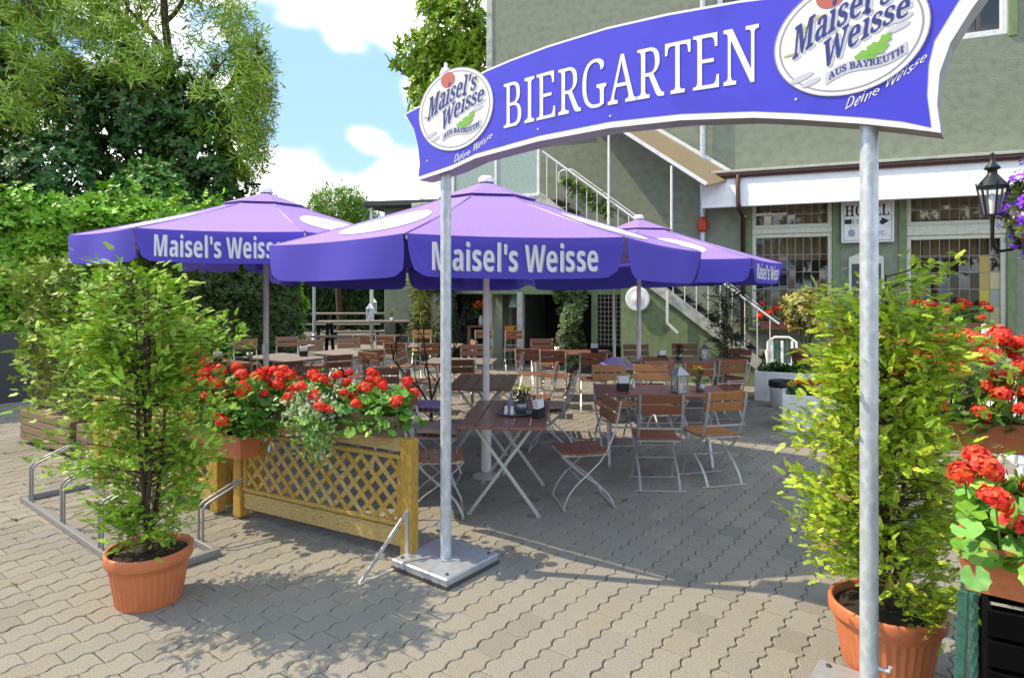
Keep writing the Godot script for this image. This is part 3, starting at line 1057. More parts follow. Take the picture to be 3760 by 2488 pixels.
func conifer(label: String, at: Vector3, pr: float, ph: float, top: float, wide: float, col: Color, sd: int, lift: float, m: Material = null, sprays := 4200, low := 0.12, foot_w := 0.6, gaps := -0.3, lean := 0.0) -> void:
	var g := thing("potted_conifer", label, "potted conifer", at)
	pot(g, pr, ph, lift, m)
	rng.seed = sd
	var wood := MB.new()
	var base := lift + ph * 0.9
	var H := top - base
	var tips := []
	for s in 5:
		var a := TAU * s / 5 + rng.randf_range(-0.4, 0.4)
		var sp := 0.0 if s == 0 else rng.randf_range(0.07, 0.2) * wide * 2.0
		var hs := H * (0.97 if s == 0 else rng.randf_range(0.72, 0.97))
		var pts := []
		for i in 7:
			var t := i / 6.0
			pts.append(Vector3(cos(a) * sp * sqrt(t), base + hs * t, sin(a) * sp * sqrt(t)) + Vector3(rng.randf_range(-0.015, 0.015), 0, rng.randf_range(-0.015, 0.015)))
		wood.tube(pts, [0.017, 0.015, 0.012, 0.01, 0.008, 0.006, 0.004], 6, false)
		tips.append(pts)
	var xf := []
	var cs := []
	var bumps := noise(1.0, FastNoiseLite.TYPE_SIMPLEX, 2, sd)
	var n_br := int(sprays / 34.0)
	for i in n_br:
		var t := lerpf(low, 1.0, pow(rng.randf(), 0.8))
		var st: Array = tips[rng.randi() % 5]
		var ti := t * 6.0
		var root: Vector3 = st[mini(int(ti), 6)].lerp(st[mini(int(ti) + 1, 6)], ti - floorf(ti))
		var y := (root.y - base) / H
		var a := rng.randf() * TAU
		if bumps.get_noise_3d(cos(a) * 2.4 + 5.0, y * 7.0, sin(a) * 2.4) < gaps:
			continue
		var reach := wide * (foot_w + (1.0 - foot_w) * smoothstep(0.0, 0.32, y)) * (1.0 - 0.34 * smoothstep(0.6, 1.0, y)) * (1.0 + 0.75 * bumps.get_noise_3d(cos(a) * 1.7, y * 4.6, sin(a) * 1.7)) * (0.35 + 0.65 * sqrt(rng.randf()))
		var o := Vector3(cos(a), rng.randf_range(0.1, 0.5), sin(a)).normalized()
		var tip := Vector3(o.x * reach + lean * y, root.y + o.y * reach * 0.7, o.z * reach)
		wood.tube([root, root.lerp(tip, 0.5) + Vector3(0, 0.02, 0), root.lerp(tip, 0.85)], [0.004, 0.003, 0.0015], 4, false)
		var hue := rng.randf_range(0.82, 1.15)
		for j in 34:
			var f := rng.randf_range(0.45, 1.0)
			var p := root.lerp(tip, f) + Vector3(rng.randfn() * 0.04, rng.randfn() * 0.045, rng.randfn() * 0.04)
			var d := (o + Vector3(rng.randf_range(-1.0, 1.0), rng.randf_range(-0.6, 0.8), rng.randf_range(-1.0, 1.0))).normalized()
			var x := Vector3(rng.randf_range(-0.9, 0.9), 1, rng.randf_range(-0.9, 0.9)).cross(d).normalized()
			var s := rng.randf_range(0.035, 0.07)
			xf.append(Transform3D(Basis(x * s, d.cross(x) * s, d * s), p))
			var c := shade_of(col, 0.2) if rng.randf() < 0.96 else Color(0.3, 0.22, 0.08)
			cs.append(Color(c.r * hue, c.g * hue, c.b * hue))
	part("stems", wood, M.bark, g)
	scatter("foliage", spray(), M.leaf, xf, cs, g)


# ---------------------------------------------------------------- chairs and tables
func make_chair(label: String, wood: Material) -> Node3D:  # a folding slat chair, the sitter looks along +z
	var g := thing("folding_chair", label, "chair", Vector3.ZERO, 0.0, "folding slat chairs of the beer garden")
	for i in 7:
		var b := MB.new()
		var z := -0.165 + i * 0.057
		b.box(Vector3(0, 0.452 + 0.012 * pow((i - 3) / 3.0, 2.0), z), Vector3(0.4, 0.014, 0.046), 0.003)
		part("seat_slat", b, wood, g)
	for i in 2:
		var b := MB.new()
		b.box(Vector3(0, 0.0, 0.012), Vector3(0.42, 0.084, 0.014), 0.003)
		part("back_slat", b, wood, g, Transform3D(Basis(Vector3.RIGHT, -0.2), Vector3(0, 0.735 + i * 0.1, -0.262 - i * 0.021)))
	for s in [-1.0, 1.0]:
		var b := MB.new()
		var x: float = s * 0.19
		var pts := []
		for q in [[0.88, -0.305], [0.74, -0.278], [0.6, -0.24], [0.48, -0.19], [0.38, -0.12], [0.28, -0.01], [0.2, 0.08], [0.12, 0.145], [0.05, 0.178], [0.01, 0.19]]:
			pts.append(Vector3(x, q[0], q[1]))
		b.strip(pts, 0.022, 0.008, Vector3.BACK * 0.6 + Vector3.RIGHT * 0.8)
		part("side_frame", b, M.chair_steel, g)
		var f := MB.new()
		x = s * 0.176
		pts = []
		for q in [[0.44, 0.2], [0.39, 0.15], [0.32, 0.07], [0.25, -0.02], [0.18, -0.12], [0.1, -0.2], [0.04, -0.235], [0.01, -0.245]]:
			pts.append(Vector3(x, q[0], q[1]))
		f.strip(pts, 0.022, 0.008, Vector3.BACK * 0.6 + Vector3.RIGHT * 0.8)
		part("cross_leg", f, M.chair_steel, g)
		var r := MB.new()
		r.bar(Vector3(s * 0.165, 0.44, -0.2), Vector3(s * 0.165, 0.438, 0.2), 0.008, 0.022)
		part("seat_rail", r, M.chair_steel, g)
	for q in [[0.008, 0.19, 0.46], [0.008, -0.245, 0.46], [0.56, -0.222, 0.38], [0.445, -0.2, 0.38], [0.235, 0.045, 0.38]]:
		var c := MB.new()
		c.bar(Vector3(-q[2] * 0.5, q[0], q[1]), Vector3(q[2] * 0.5, q[0], q[1]), 0.02, 0.008)
		part("foot_bar" if q[0] < 0.1 else "cross_bar", c, M.chair_steel, g)
	return g


func cushion(label: String, at: Vector3, turn: float, m: Material) -> void:
	var b := MB.new()
	b.st.set_smooth_group(1)
	for i in 10:
		for j in 10:
			for up in [1.0, -1.0]:
				var q := []
				for c in [[i, j], [i + 1, j], [i + 1, j + 1], [i, j + 1]]:
					var u: float = c[0] / 5.0 - 1.0
					var v: float = c[1] / 5.0 - 1.0
					var puff := pow(maxf(0.0, (1 - pow(u, 4.0)) * (1 - pow(v, 4.0))), 0.5)
					q.append(Vector3(u * 0.2, 0.03 + up * puff * 0.028 + 0.006 * sin(u * 4.0 + v * 3.0), v * 0.2))
				if up > 0:
					b.quad(q[3], q[2], q[1], q[0])
				else:
					b.quad(q[0], q[1], q[2], q[3])
	var o := part(numbered("seat_cushion"), b, m, self, Transform3D(Basis(Vector3.UP, deg_to_rad(turn)), at))
	tag(o, label, "cushion")


func make_table(label: String, at: Vector3, turn: float, w: float, l: float, m: Material) -> Node3D:  # planks run along z, crossed steel legs at both ends
	var g := thing("folding_table", label, "table", at, turn, "folding beer garden tables")
	var n := roundi(w / 0.14)
	var pw := w / n
	for i in n:
		var b := MB.new()
		b.box(Vector3(-w * 0.5 + (i + 0.5) * pw, 0.735, 0), Vector3(pw - 0.01, 0.026, l), 0.004)
		part("plank", b, m, g)
	for s in [-1.0, 1.0]:
		var z: float = s * (l * 0.5 - 0.16)
		var rail := MB.new()
		rail.box(Vector3(0, 0.71, z), Vector3(w - 0.06, 0.022, 0.035), 0.003)
		part("bearer", rail, M.chair_steel, g)
		for d in [-1.0, 1.0]:
			var leg := MB.new()
			leg.bar(Vector3(-d * w * 0.32, 0.7, z + d * 0.014), Vector3(d * w * 0.4, 0.012, z + d * 0.014), 0.026, 0.026, Vector3.BACK, 0.003)
			leg.bar(Vector3(d * w * 0.4 - 0.02, 0.006, z + d * 0.014), Vector3(d * w * 0.4 + 0.02, 0.006, z + d * 0.014), 0.03, 0.012)
			part("leg", leg, M.chair_steel, g)
	var st := MB.new()
	st.bar(Vector3(0, 0.34, -l * 0.5 + 0.16), Vector3(0, 0.34, l * 0.5 - 0.16), 0.012, 0.022)
	part("stretcher", st, M.chair_steel, g)
	return g


func shaker(label: String, at: Vector3, m: Material, h := 0.075) -> void:
	var b := MB.new()
	b.lathe([Vector2(0, 0), Vector2(0.018, 0), Vector2(0.02, h * 0.2), Vector2(0.013, h * 0.75), Vector2(0.012, h * 0.95), Vector2(0, h)], 14)
	tag(part(numbered("shaker"), b, m, self, Transform3D(Basis(), at)), label, "shaker", "salt and pepper shakers")


func napkins(label: String, at: Vector3, turn: float) -> void:
	var g := thing("napkin_holder", label, "napkin holder", at, turn)
	var b := MB.new()
	b.box(Vector3(0, 0.04, 0), Vector3(0.12, 0.08, 0.07), 0.006)
	part("holder", b, M.black, g)
	var n := MB.new()
	for i in 4:
		n.box(Vector3(0, 0.1, -0.02 + i * 0.013), Vector3(0.11, 0.1, 0.007), 0.002, Basis(Vector3.RIGHT, -0.2 + i * 0.08))
	part("napkins", n, M.paper, g)


func table_plant(label: String, at: Vector3, m: Material, leaf_c: Color, flower_c: Color, h := 0.16) -> void:
	var g := thing("table_plant", label, "potted plant", at)
	var b := MB.new()
	b.lathe([Vector2(0.0, 0), Vector2(0.04, 0), Vector2(0.052, 0.09), Vector2(0.046, 0.09), Vector2(0.04, 0.06), Vector2(0, 0.06)], 18)
	part("pot", b, m, g)
	var xf := []
	var cs := []
	for i in 26:
		var p := Vector3(rng.randfn() * 0.03, 0.09 + rng.randf() * h * 0.6, rng.randfn() * 0.03)
		xf.append(Transform3D(Basis.from_euler(Vector3(rng.randf_range(-0.6, 0.6), rng.randf() * TAU, rng.randf_range(-0.6, 0.6))).scaled(Vector3.ONE * rng.randf_range(0.5, 1.0)), p))
		cs.append(shade_of(leaf_c, 0.3))
	scatter("leaves", clump(4, 0.055, 0.024, 0.012, 4), M.leaf, xf, cs, g)
	for i in 5:
		part("flower", flower_ball(0.016, 8, i, flower_c), M.petal, g, Transform3D(Basis(), Vector3(rng.randfn() * 0.035, 0.1 + h * rng.randf_range(0.5, 0.8), rng.randfn() * 0.035)))


func house_lantern(label: String, at: Vector3, turn: float, m: Material, h := 0.26, w := 0.1) -> void:
	var g := thing("table_lantern", label, "lantern", at, turn)
	var b := MB.new()
	b.box(Vector3(0, 0.01, 0), Vector3(w, 0.02, w), 0.003)
	for sx in [-1.0, 1.0]:
		for sz in [-1.0, 1.0]:
			b.box(Vector3(sx * w * 0.44, h * 0.34, sz * w * 0.44), Vector3(w * 0.12, h * 0.6, w * 0.12), 0.002)
	part("frame", b, m, g)
	var r := MB.new()
	var e := w * 0.58
	for k in 4:
		var a0 := TAU * (k + 0.5) / 4
		var a1 := TAU * (k + 1.5) / 4
		r.quad(Vector3(cos(a0) * e * 1.41, h * 0.63, -sin(a0) * e * 1.41), Vector3(cos(a1) * e * 1.41, h * 0.63, -sin(a1) * e * 1.41), Vector3(cos(a1) * e * 0.25, h * 0.88, -sin(a1) * e * 0.25), Vector3(cos(a0) * e * 0.25, h * 0.88, -sin(a0) * e * 0.25))
		r.out(Vector3(cos(a0) * e * 1.41, h * 0.63, -sin(a0) * e * 1.41), Vector3(cos(a1) * e * 1.41, h * 0.63, -sin(a1) * e * 1.41), Vector3(0, h * 0.63, 0), Vector3(0, h, 0))
	r.tube([Vector3(0, h * 0.86, 0), Vector3(0, h * 0.93, 0), Vector3(0.012, h * 0.97, 0), Vector3(0, h, 0), Vector3(-0.012, h * 0.97, 0), Vector3(0, h * 0.93, 0)], [0.004], 6)
	part("roof", r, m, g)
	for k in 4:
		var p := MB.new()
		p.box(Vector3(0, h * 0.34, w * 0.44), Vector3(w * 0.74, h * 0.58, 0.002))
		part("pane", p, M.jar, g, Transform3D(Basis(Vector3.UP, TAU * k / 4), Vector3.ZERO))
	var c := MB.new()
	c.lathe([Vector2(0.0, 0.02), Vector2(w * 0.22, 0.02), Vector2(w * 0.22, h * 0.3), Vector2(0, h * 0.31)], 14)
	part("candle", c, M.paper, g)


func seating() -> void:
	var c0 := make_chair("slatted folding chair facing left on the right side of the front centre table", M.slat_red)
	c0.position = Vector3(0.58, 0, -5.55)
	c0.rotation_degrees.y = -80
	var oc := make_chair("orange-brown slatted chair behind the table with the house lantern, left of the pair", M.slat_orange)
	oc.position = Vector3(1.2, 0, -7.62)
	oc.rotation_degrees.y = 4
	var bc := make_chair("brown slatted chair behind the flower barrier, left of the two facing the camera", M.slat_brown)
	bc.position = Vector3(-2.42, 0, -7.55)
	var grp := "folding slat chairs of the beer garden"
	for r in [
		[c0, -0.6, 5.32, 96, "slatted chair left of the front centre table, hidden in part by the gate post"],
		[c0, -0.7, 6.15, 86, "slatted chair with a beige cushion behind the left gate post"],
		[c0, 0.42, 7.35, -104, "slatted chair carrying a pale cushion behind the front centre table"],
		[c0, 1.34, 6.05, 178, "slatted chair with its back to the camera, left one before the lantern table"],
		[oc, 1.9, 6.2, 194, "orange-brown chair with its back to the camera, right one before the lantern table"],
		[oc, 1.68, 7.66, -3, "orange-brown chair behind the table with the house lantern, right of the pair"],
		[c0, 1.93, 8.95, 178, "dark red chair seen from behind at the table before the green wall, left one"],
		[c0, 2.36, 8.5, 184, "dark red chair seen from behind at the table before the green wall, right one"],
		[bc, 2.05, 10.4, 2, "brown chair standing against the green wall under the white disc"],
		[bc, 2.85, 10.5, -4, "brown chair against the green wall below the stair rail"],
		[c0, 3.25, 9.75, -62, "red-backed chair beside the dark conifer in its red pot"],
		[c0, 0.65, 9.95, 172, "red slat chair with pale steel back rail in front of the dark passage"],
		[c0, 1.2, 9.6, 174, "red slat chair in front of the ivy column"],
		[bc, -0.92, 7.4, 92, "brown chair with a lilac cushion left of the middle table"],
		[bc, -2.85, 12.9, 166, "sunlit chair with a white cushion behind the barrier, left one of two"],
		[c0, -2.38, 12.7, 170, "sunlit red chair right of the one with the white cushion"],
		[oc, -1.95, 13.9, 3, "bright orange chair in the sun under the bamboo plant"],
		[bc, -0.95, 11.4, -75, "brown chair at the right end of the sunlit middle table"],
		[bc, -3.5, 8.05, 213, "dark folding chair behind the red geraniums, nearest at the left tables"],
		[bc, -3.02, 8.5, 216, "dark folding chair next to the left parasol pole"],
		[bc, -2.58, 9.3, 214, "dark chair right of the left parasol pole, seen from behind"],
		[bc, -2.25, 9.95, 212, "dark chair at the right end of the left row of tables"],
		[bc, -4.72, 11.5, 26, "brown chair facing the camera in front of the bean hedge"],
		[bc, -4.15, 12.0, 22, "brown chair facing the camera right of the left parasol pole"],
		[bc, -5.55, 11.1, 30, "brown chair in deep shade at the left end before the hedge"],
		[bc, -1.35, 9.5, 84, "brown chair left of the pale table behind the twisted shrub"],
		[c0, -0.15, 9.3, -96, "red chair right of the pale table, beside the centre parasol pole"],
		[bc, -0.72, 8.75, 186, "brown chair in front of the pale table, its back to the camera"],
		[bc, -0.62, 10.35, 4, "brown chair behind the pale table facing the camera"],
		[c0, -1.95, 11.2, 176, "sunlit chair before the middle table, left of the twisted shrub"],
		[c0, -1.4, 11.15, 190, "sunlit chair before the middle table, right of the twisted shrub"],
		[c0, 2.85, 8.75, 188, "red chair at the near right corner of the table before the green wall"],
		[bc, 0.55, 11.5, 2, "brown chair at the far side of the table before the ivy column"],
		[bc, -3.45, 11.3, 28, "brown chair behind the right end of the left row"],
		[bc, 0.28, 8.1, -92, "brown chair right of the middle table"],
		[bc, -2.2, 8.6, -70, "brown chair between the left row and the pale table, turned to the left"],
		[c0, -1.9, 9.6, 140, "reddish chair standing askew in the gap left of the twisted shrub"],
		[bc, -2.9, 11.7, 24, "brown chair behind the left row near the sunlit table"],
		[c0, 1.95, 8.1, 10, "reddish chair between the lantern table and the table at the green wall"],
		[bc, 0.3, 10.2, 168, "brown chair at the left corner of the table before the ivy column"],
		[bc, -5.1, 8.9, 216, "dark chair at the far left table, partly behind the left conifer"],
		[bc, -3.95, 8.4, 214, "dark chair behind the left geranium box at the left row"],
		[bc, -1.52, 7.35, 4, "brown slatted chair behind the flower barrier, right of the two facing the camera"],
		[bc, -0.62, 14.4, 182, "wooden chair with its back to us at the table with the orange cloth, left one"],
		[c0, 0.02, 14.2, 186, "reddish wooden chair below the hanging end of the orange cloth"],
	]:
		copy(r[0], r[4], Vector3(r[1], 0, -r[2]), r[3], grp)
	cushion("beige seat cushion on the chair behind the left gate post", Vector3(-0.69, 0.462, -6.15), 86, M.beige_cloth)
	cushion("pale beige cushion on the chair behind the front centre table", Vector3(0.42, 0.462, -7.35), -104, M.beige_cloth)
	cushion("lilac grey cushion on the brown chair left of the middle table", Vector3(-0.9, 0.462, -7.4), 92, M.lilac_cloth)
	cushion("white cushion on the sunlit chair behind the barrier", Vector3(-2.85, 0.462, -12.88), 166, M.paper)
	var W: Material = M.table_wood
	make_table("plank table with crossed steel legs at the front centre, tray on top", Vector3(-0.03, 0, -5.62), -5, 0.7, 1.15, W)
	make_table("plank table with the grey house lantern, right of the centre parasol pole", Vector3(1.55, 0, -6.85), 84, 0.72, 1.35, W)
	make_table("plank table in the middle directly behind the front centre one", Vector3(-0.32, 0, -7.5), -4, 0.72, 1.15, W)
	make_table("plank table before the green wall under the white disc", Vector3(2.5, 0, -9.65), 86, 0.75, 1.5, W)
	make_table("plank table in front of the ivy column and the dark passage", Vector3(0.95, 0, -10.75), 88, 0.72, 1.4, W)
	make_table("sunlit plank table behind the bare twisted shrub", Vector3(-1.6, 0, -12.0), 86, 0.75, 1.3, M.worn_top)
	make_table("plank table at the left end of the row under the left parasol", Vector3(-4.4, 0, -9.35), 55, 0.72, 1.15, W)
	make_table("plank table in the middle of the row under the left parasol", Vector3(-3.5, 0, -10.0), 55, 0.72, 1.15, M.worn_top)
	make_table("plank table at the right end of the row under the left parasol", Vector3(-2.7, 0, -10.65), 55, 0.72, 1.1, M.worn_top)
	make_table("pale weathered table behind the twisted shrub", Vector3(-0.75, 0, -9.5), 84, 0.72, 1.0, M.worn_top)
	make_table("plank table right behind the flower barrier with a dark lantern", Vector3(-1.9, 0, -6.7), 88, 0.72, 1.4, W)
	# what stands on the tables
	var T := 0.749
	var tray := MB.new()
	tray.lathe([Vector2(0, 0.0), Vector2(0.15, 0.0), Vector2(0.172, 0.014), Vector2(0.176, 0.016), Vector2(0.172, 0.018), Vector2(0.15, 0.006), Vector2(0, 0.006)], 36)
	tag(part("tray", tray, M.pewter, self, Transform3D(Basis(), Vector3(0.03, T, -5.58))), "round metal tray on the front centre table", "tray")
	shaker("white salt shaker on the metal tray, left one", Vector3(-0.05, T + 0.007, -5.5), M.plastic)
	shaker("white pepper shaker on the metal tray, right one", Vector3(0.0, T + 0.007, -5.48), M.plastic)
	var bt := MB.new()
	bt.lathe([Vector2(0, 0), Vector2(0.022, 0), Vector2(0.022, 0.1), Vector2(0.01, 0.13), Vector2(0.01, 0.15), Vector2(0, 0.15)], 16)
	tag(part("bottle", bt, M.lilac_cloth, self, Transform3D(Basis(), Vector3(-0.01, T + 0.007, -5.67))), "small violet bottle on the metal tray", "bottle")
	table_plant("small flowering plant in a metal pot on the front tray", Vector3(0.08, T + 0.007, -5.6), M.pewter, Color(0.07, 0.12, 0.03), Color(0.6, 0.45, 0.05))
	napkins("black holder with white napkins on the front centre table", Vector3(0.22, T, -5.4), 60)
	house_lantern("grey house-shaped lantern with a white candle on the right table", Vector3(1.72, T, -6.65), 20, M.pewter, 0.3, 0.13)
	table_plant("yellow flowering plant in a tin beside the house lantern", Vector3(1.95, T, -6.7), M.pewter, Color(0.09, 0.13, 0.03), Color(0.7, 0.3, 0.03), 0.22)
	napkins("napkin holder at the left end of the house lantern table", Vector3(1.16, T, -6.78), 10)
	shaker("white shaker at the left end of the house lantern table", Vector3(1.3, T, -6.95), M.plastic, 0.1)
	house_lantern("dark lantern behind the red geraniums of the barrier", Vector3(-1.72, T, -6.5), 10, M.iron, 0.3, 0.13)
	table_plant("yellow-green plant in a white tub behind the geraniums", Vector3(-1.95, T, -6.45), M.paper, Color(0.25, 0.28, 0.04), Color(0.6, 0.5, 0.08), 0.2)
	napkins("white napkins standing on the table behind the barrier flowers", Vector3(-1.4, T, -6.5), 30)
	napkins("napkin holder on the left end table of the left row", Vector3(-4.2, T, -9.25), 40)
	napkins("napkin holder on the middle table of the left row", Vector3(-3.25, T, -10.1), 20)
	shaker("grey shaker on the left end table of the left row", Vector3(-4.0, T, -9.15), M.pewter, 0.16)
	shaker("white shaker on the left row beside the parasol pole", Vector3(-3.72, T, -9.8), M.plastic, 0.14)
	house_lantern("pewter lantern on the left end table of the left row", Vector3(-4.62, T, -9.5), 30, M.pewter, 0.28, 0.12)
	table_plant("orange plant on the left row in front of the brown chair", Vector3(-3.95, T, -9.75), M.pewter, Color(0.1, 0.12, 0.03), Color(0.6, 0.25, 0.03))
	table_plant("small plant on the table in front of the ivy column", Vector3(0.75, T, -10.7), M.paper, Color(0.06, 0.1, 0.03), Color(0.3, 0.2, 0.2))
	napkins("white napkin block on the table before the ivy column", Vector3(1.35, T, -10.6), 0)
	table_plant("dark leafy plant on the table before the green wall", Vector3(2.5, T, -9.7), M.pewter, Color(0.03, 0.06, 0.02), Color(0.2, 0.05, 0.04))
	house_lantern("small pewter lantern on the table before the green wall", Vector3(2.85, T, -9.6), 0, M.pewter, 0.26, 0.11)
	napkins("napkin holder on the table before the green wall", Vector3(2.2, T, -9.5), 15)
	shaker("glass-grey shaker on the sunlit middle table", Vector3(-1.9, T, -11.9), M.pewter, 0.15)
	# lilac folded cloth round a slim pole
	var g := thing("small_parasol_stand", "slim pale pole with a lilac cloth folded round its foot table", "parasol stand", Vector3(1.42, 0, -8.9))
	var p := MB.new()
	p.tube([Vector3(0.0, 0, 0), Vector3(-0.03, 1.95, 0)], [0.02], 10)
	part("pole", p, M.cream, g)
	var cl := MB.new()
	cl.st.set_smooth_group(1)
	for i in 16:
		var a := TAU * i / 16
		var b := TAU * (i + 1) / 16
		var r0 := 0.27 + 0.05 * sin(i * 2.7)
		var r1 := 0.27 + 0.05 * sin((i + 1) % 16 * 2.7)
		cl.quad(Vector3(cos(a) * r0, 0.74, -sin(a) * r0), Vector3(cos(b) * r1, 0.74, -sin(b) * r1), Vector3(cos(b) * 0.05, 0.87, -sin(b) * 0.05), Vector3(cos(a) * 0.05, 0.87, -sin(a) * 0.05))
	part("cloth", cl, M.lilac_cloth, g)
	var ft := MB.new()
	ft.lathe([Vector2(0, 0), Vector2(0.2, 0), Vector2(0.19, 0.05), Vector2(0.03, 0.08), Vector2(0, 0.08)], 20)
	part("foot", ft, M.dark_steel, g)


func picnic_table(label: String, at: Vector3, turn: float) -> Node3D:
	var g := thing("picnic_table", label, "picnic table", at, turn, "black picnic tables by the far hedge")
	for i in 5:
		var b := MB.new()
		b.box(Vector3(0, 0.745, -0.3 + i * 0.15), Vector3(2.2, 0.04, 0.138), 0.004)
		part("plank", b, M.worn_top, g)
	for s in [-1.0, 1.0]:
		for i in 2:
			var b := MB.new()
			b.box(Vector3(0, 0.45, s * (0.66 + i * 0.15)), Vector3(2.2, 0.04, 0.14), 0.004)
			part("bench_plank", b, M.worn_top, g)
		var c := MB.new()
		c.box(Vector3(s * 0.75, 0.4, 0), Vector3(0.05, 0.1, 1.66), 0.005)
		part("cross_beam", c, M.dark_wood, g)
		for d in [-1.0, 1.0]:
			var l := MB.new()
			l.bar(Vector3(s * 0.8, 0.72, d * 0.28), Vector3(s * 0.8, 0.02, d * 0.6), 0.16, 0.06, Vector3.RIGHT, 0.004)
			part("leg", l, M.dark_wood, g)
	return g


# ---------------------------------------------------------------- hotel, stairs, annex (t along the facade, y up, o towards the viewer)
const FACE_AT := Vector3(0, 0, -15)
const FACE_TURN := -23.9


func walled(b: MB, t0: float, t1: float, y0: float, y1: float, o0: float, o1: float, holes: Array) -> void:
	var ts := [t0, t1]
	var ys := [y0, y1]
	for h in holes:
		ts.append_array([h[0], h[1]])
		ys.append_array([h[2], h[3]])
	ts.sort()
	ys.sort()
	for i in ts.size() - 1:
		for j in ys.size() - 1:
			if ts[i + 1] - ts[i] < 0.001 or ys[j + 1] - ys[j] < 0.001:
				continue
			var c := Vector2((ts[i] + ts[i + 1]) * 0.5, (ys[j] + ys[j + 1]) * 0.5)
			var open := false
			for h in holes:
				open = open or (c.x > h[0] and c.x < h[1] and c.y > h[2] and c.y < h[3])
			if not open:
				b.box(Vector3(c.x, c.y, (o0 + o1) * 0.5), Vector3(ts[i + 1] - ts[i], ys[j + 1] - ys[j], o1 - o0))


func frame_boxes(t0: float, t1: float, y0: float, y1: float, w: float, o: float, d: float) -> MB:
	var b := MB.new()
	b.box(Vector3((t0 + t1) * 0.5, y0 + w * 0.5, o), Vector3(t1 - t0, w, d), 0.006)
	b.box(Vector3((t0 + t1) * 0.5, y1 - w * 0.5, o), Vector3(t1 - t0, w, d), 0.006)
	b.box(Vector3(t0 + w * 0.5, (y0 + y1) * 0.5, o), Vector3(w, y1 - y0 - 2 * w, d), 0.006)
	b.box(Vector3(t1 - w * 0.5, (y0 + y1) * 0.5, o), Vector3(w, y1 - y0 - 2 * w, d), 0.006)
	return b


func leaded(g: Node3D, t0: float, t1: float, y0: float, y1: float, nx: int, ny: int, o: float, stained := {}) -> void:
	var fr := part("window", frame_boxes(t0, t1, y0, y1, 0.075, o, 0.07), M.cream, g)
	var a := t0 + 0.075
	var b := y0 + 0.075
	var pw := (t1 - t0 - 0.15) / nx
	var ph := (y1 - y0 - 0.15) / ny
	for i in nx:
		for j in ny:
			var p := MB.new()
			p.box(Vector3.ZERO, Vector3(pw - 0.006, ph - 0.006, 0.004))
			var tilt := Basis.from_euler(Vector3(rng.randf_range(-0.012, 0.012), rng.randf_range(-0.012, 0.012), 0))
			var key := "%d,%d" % [i, j]
			part("pane", p, M[stained[key]] if stained.has(key) else M.pane, fr, Transform3D(tilt, Vector3(a + (i + 0.5) * pw, b + (j + 0.5) * ph, o - 0.012)))
	for i in range(1, nx):
		var m := MB.new()
		m.box(Vector3(a + i * pw, (y0 + y1) * 0.5, o - 0.008), Vector3(0.011, y1 - y0 - 0.15, 0.012), 0.003)
		part("lead_bar", m, M.lead, fr)
	for j in range(1, ny):
		var m := MB.new()
		m.box(Vector3((t0 + t1) * 0.5, b + j * ph, o - 0.006), Vector3(t1 - t0 - 0.15, 0.013, 0.014), 0.003)
		part("lead_bar", m, M.lead, fr)


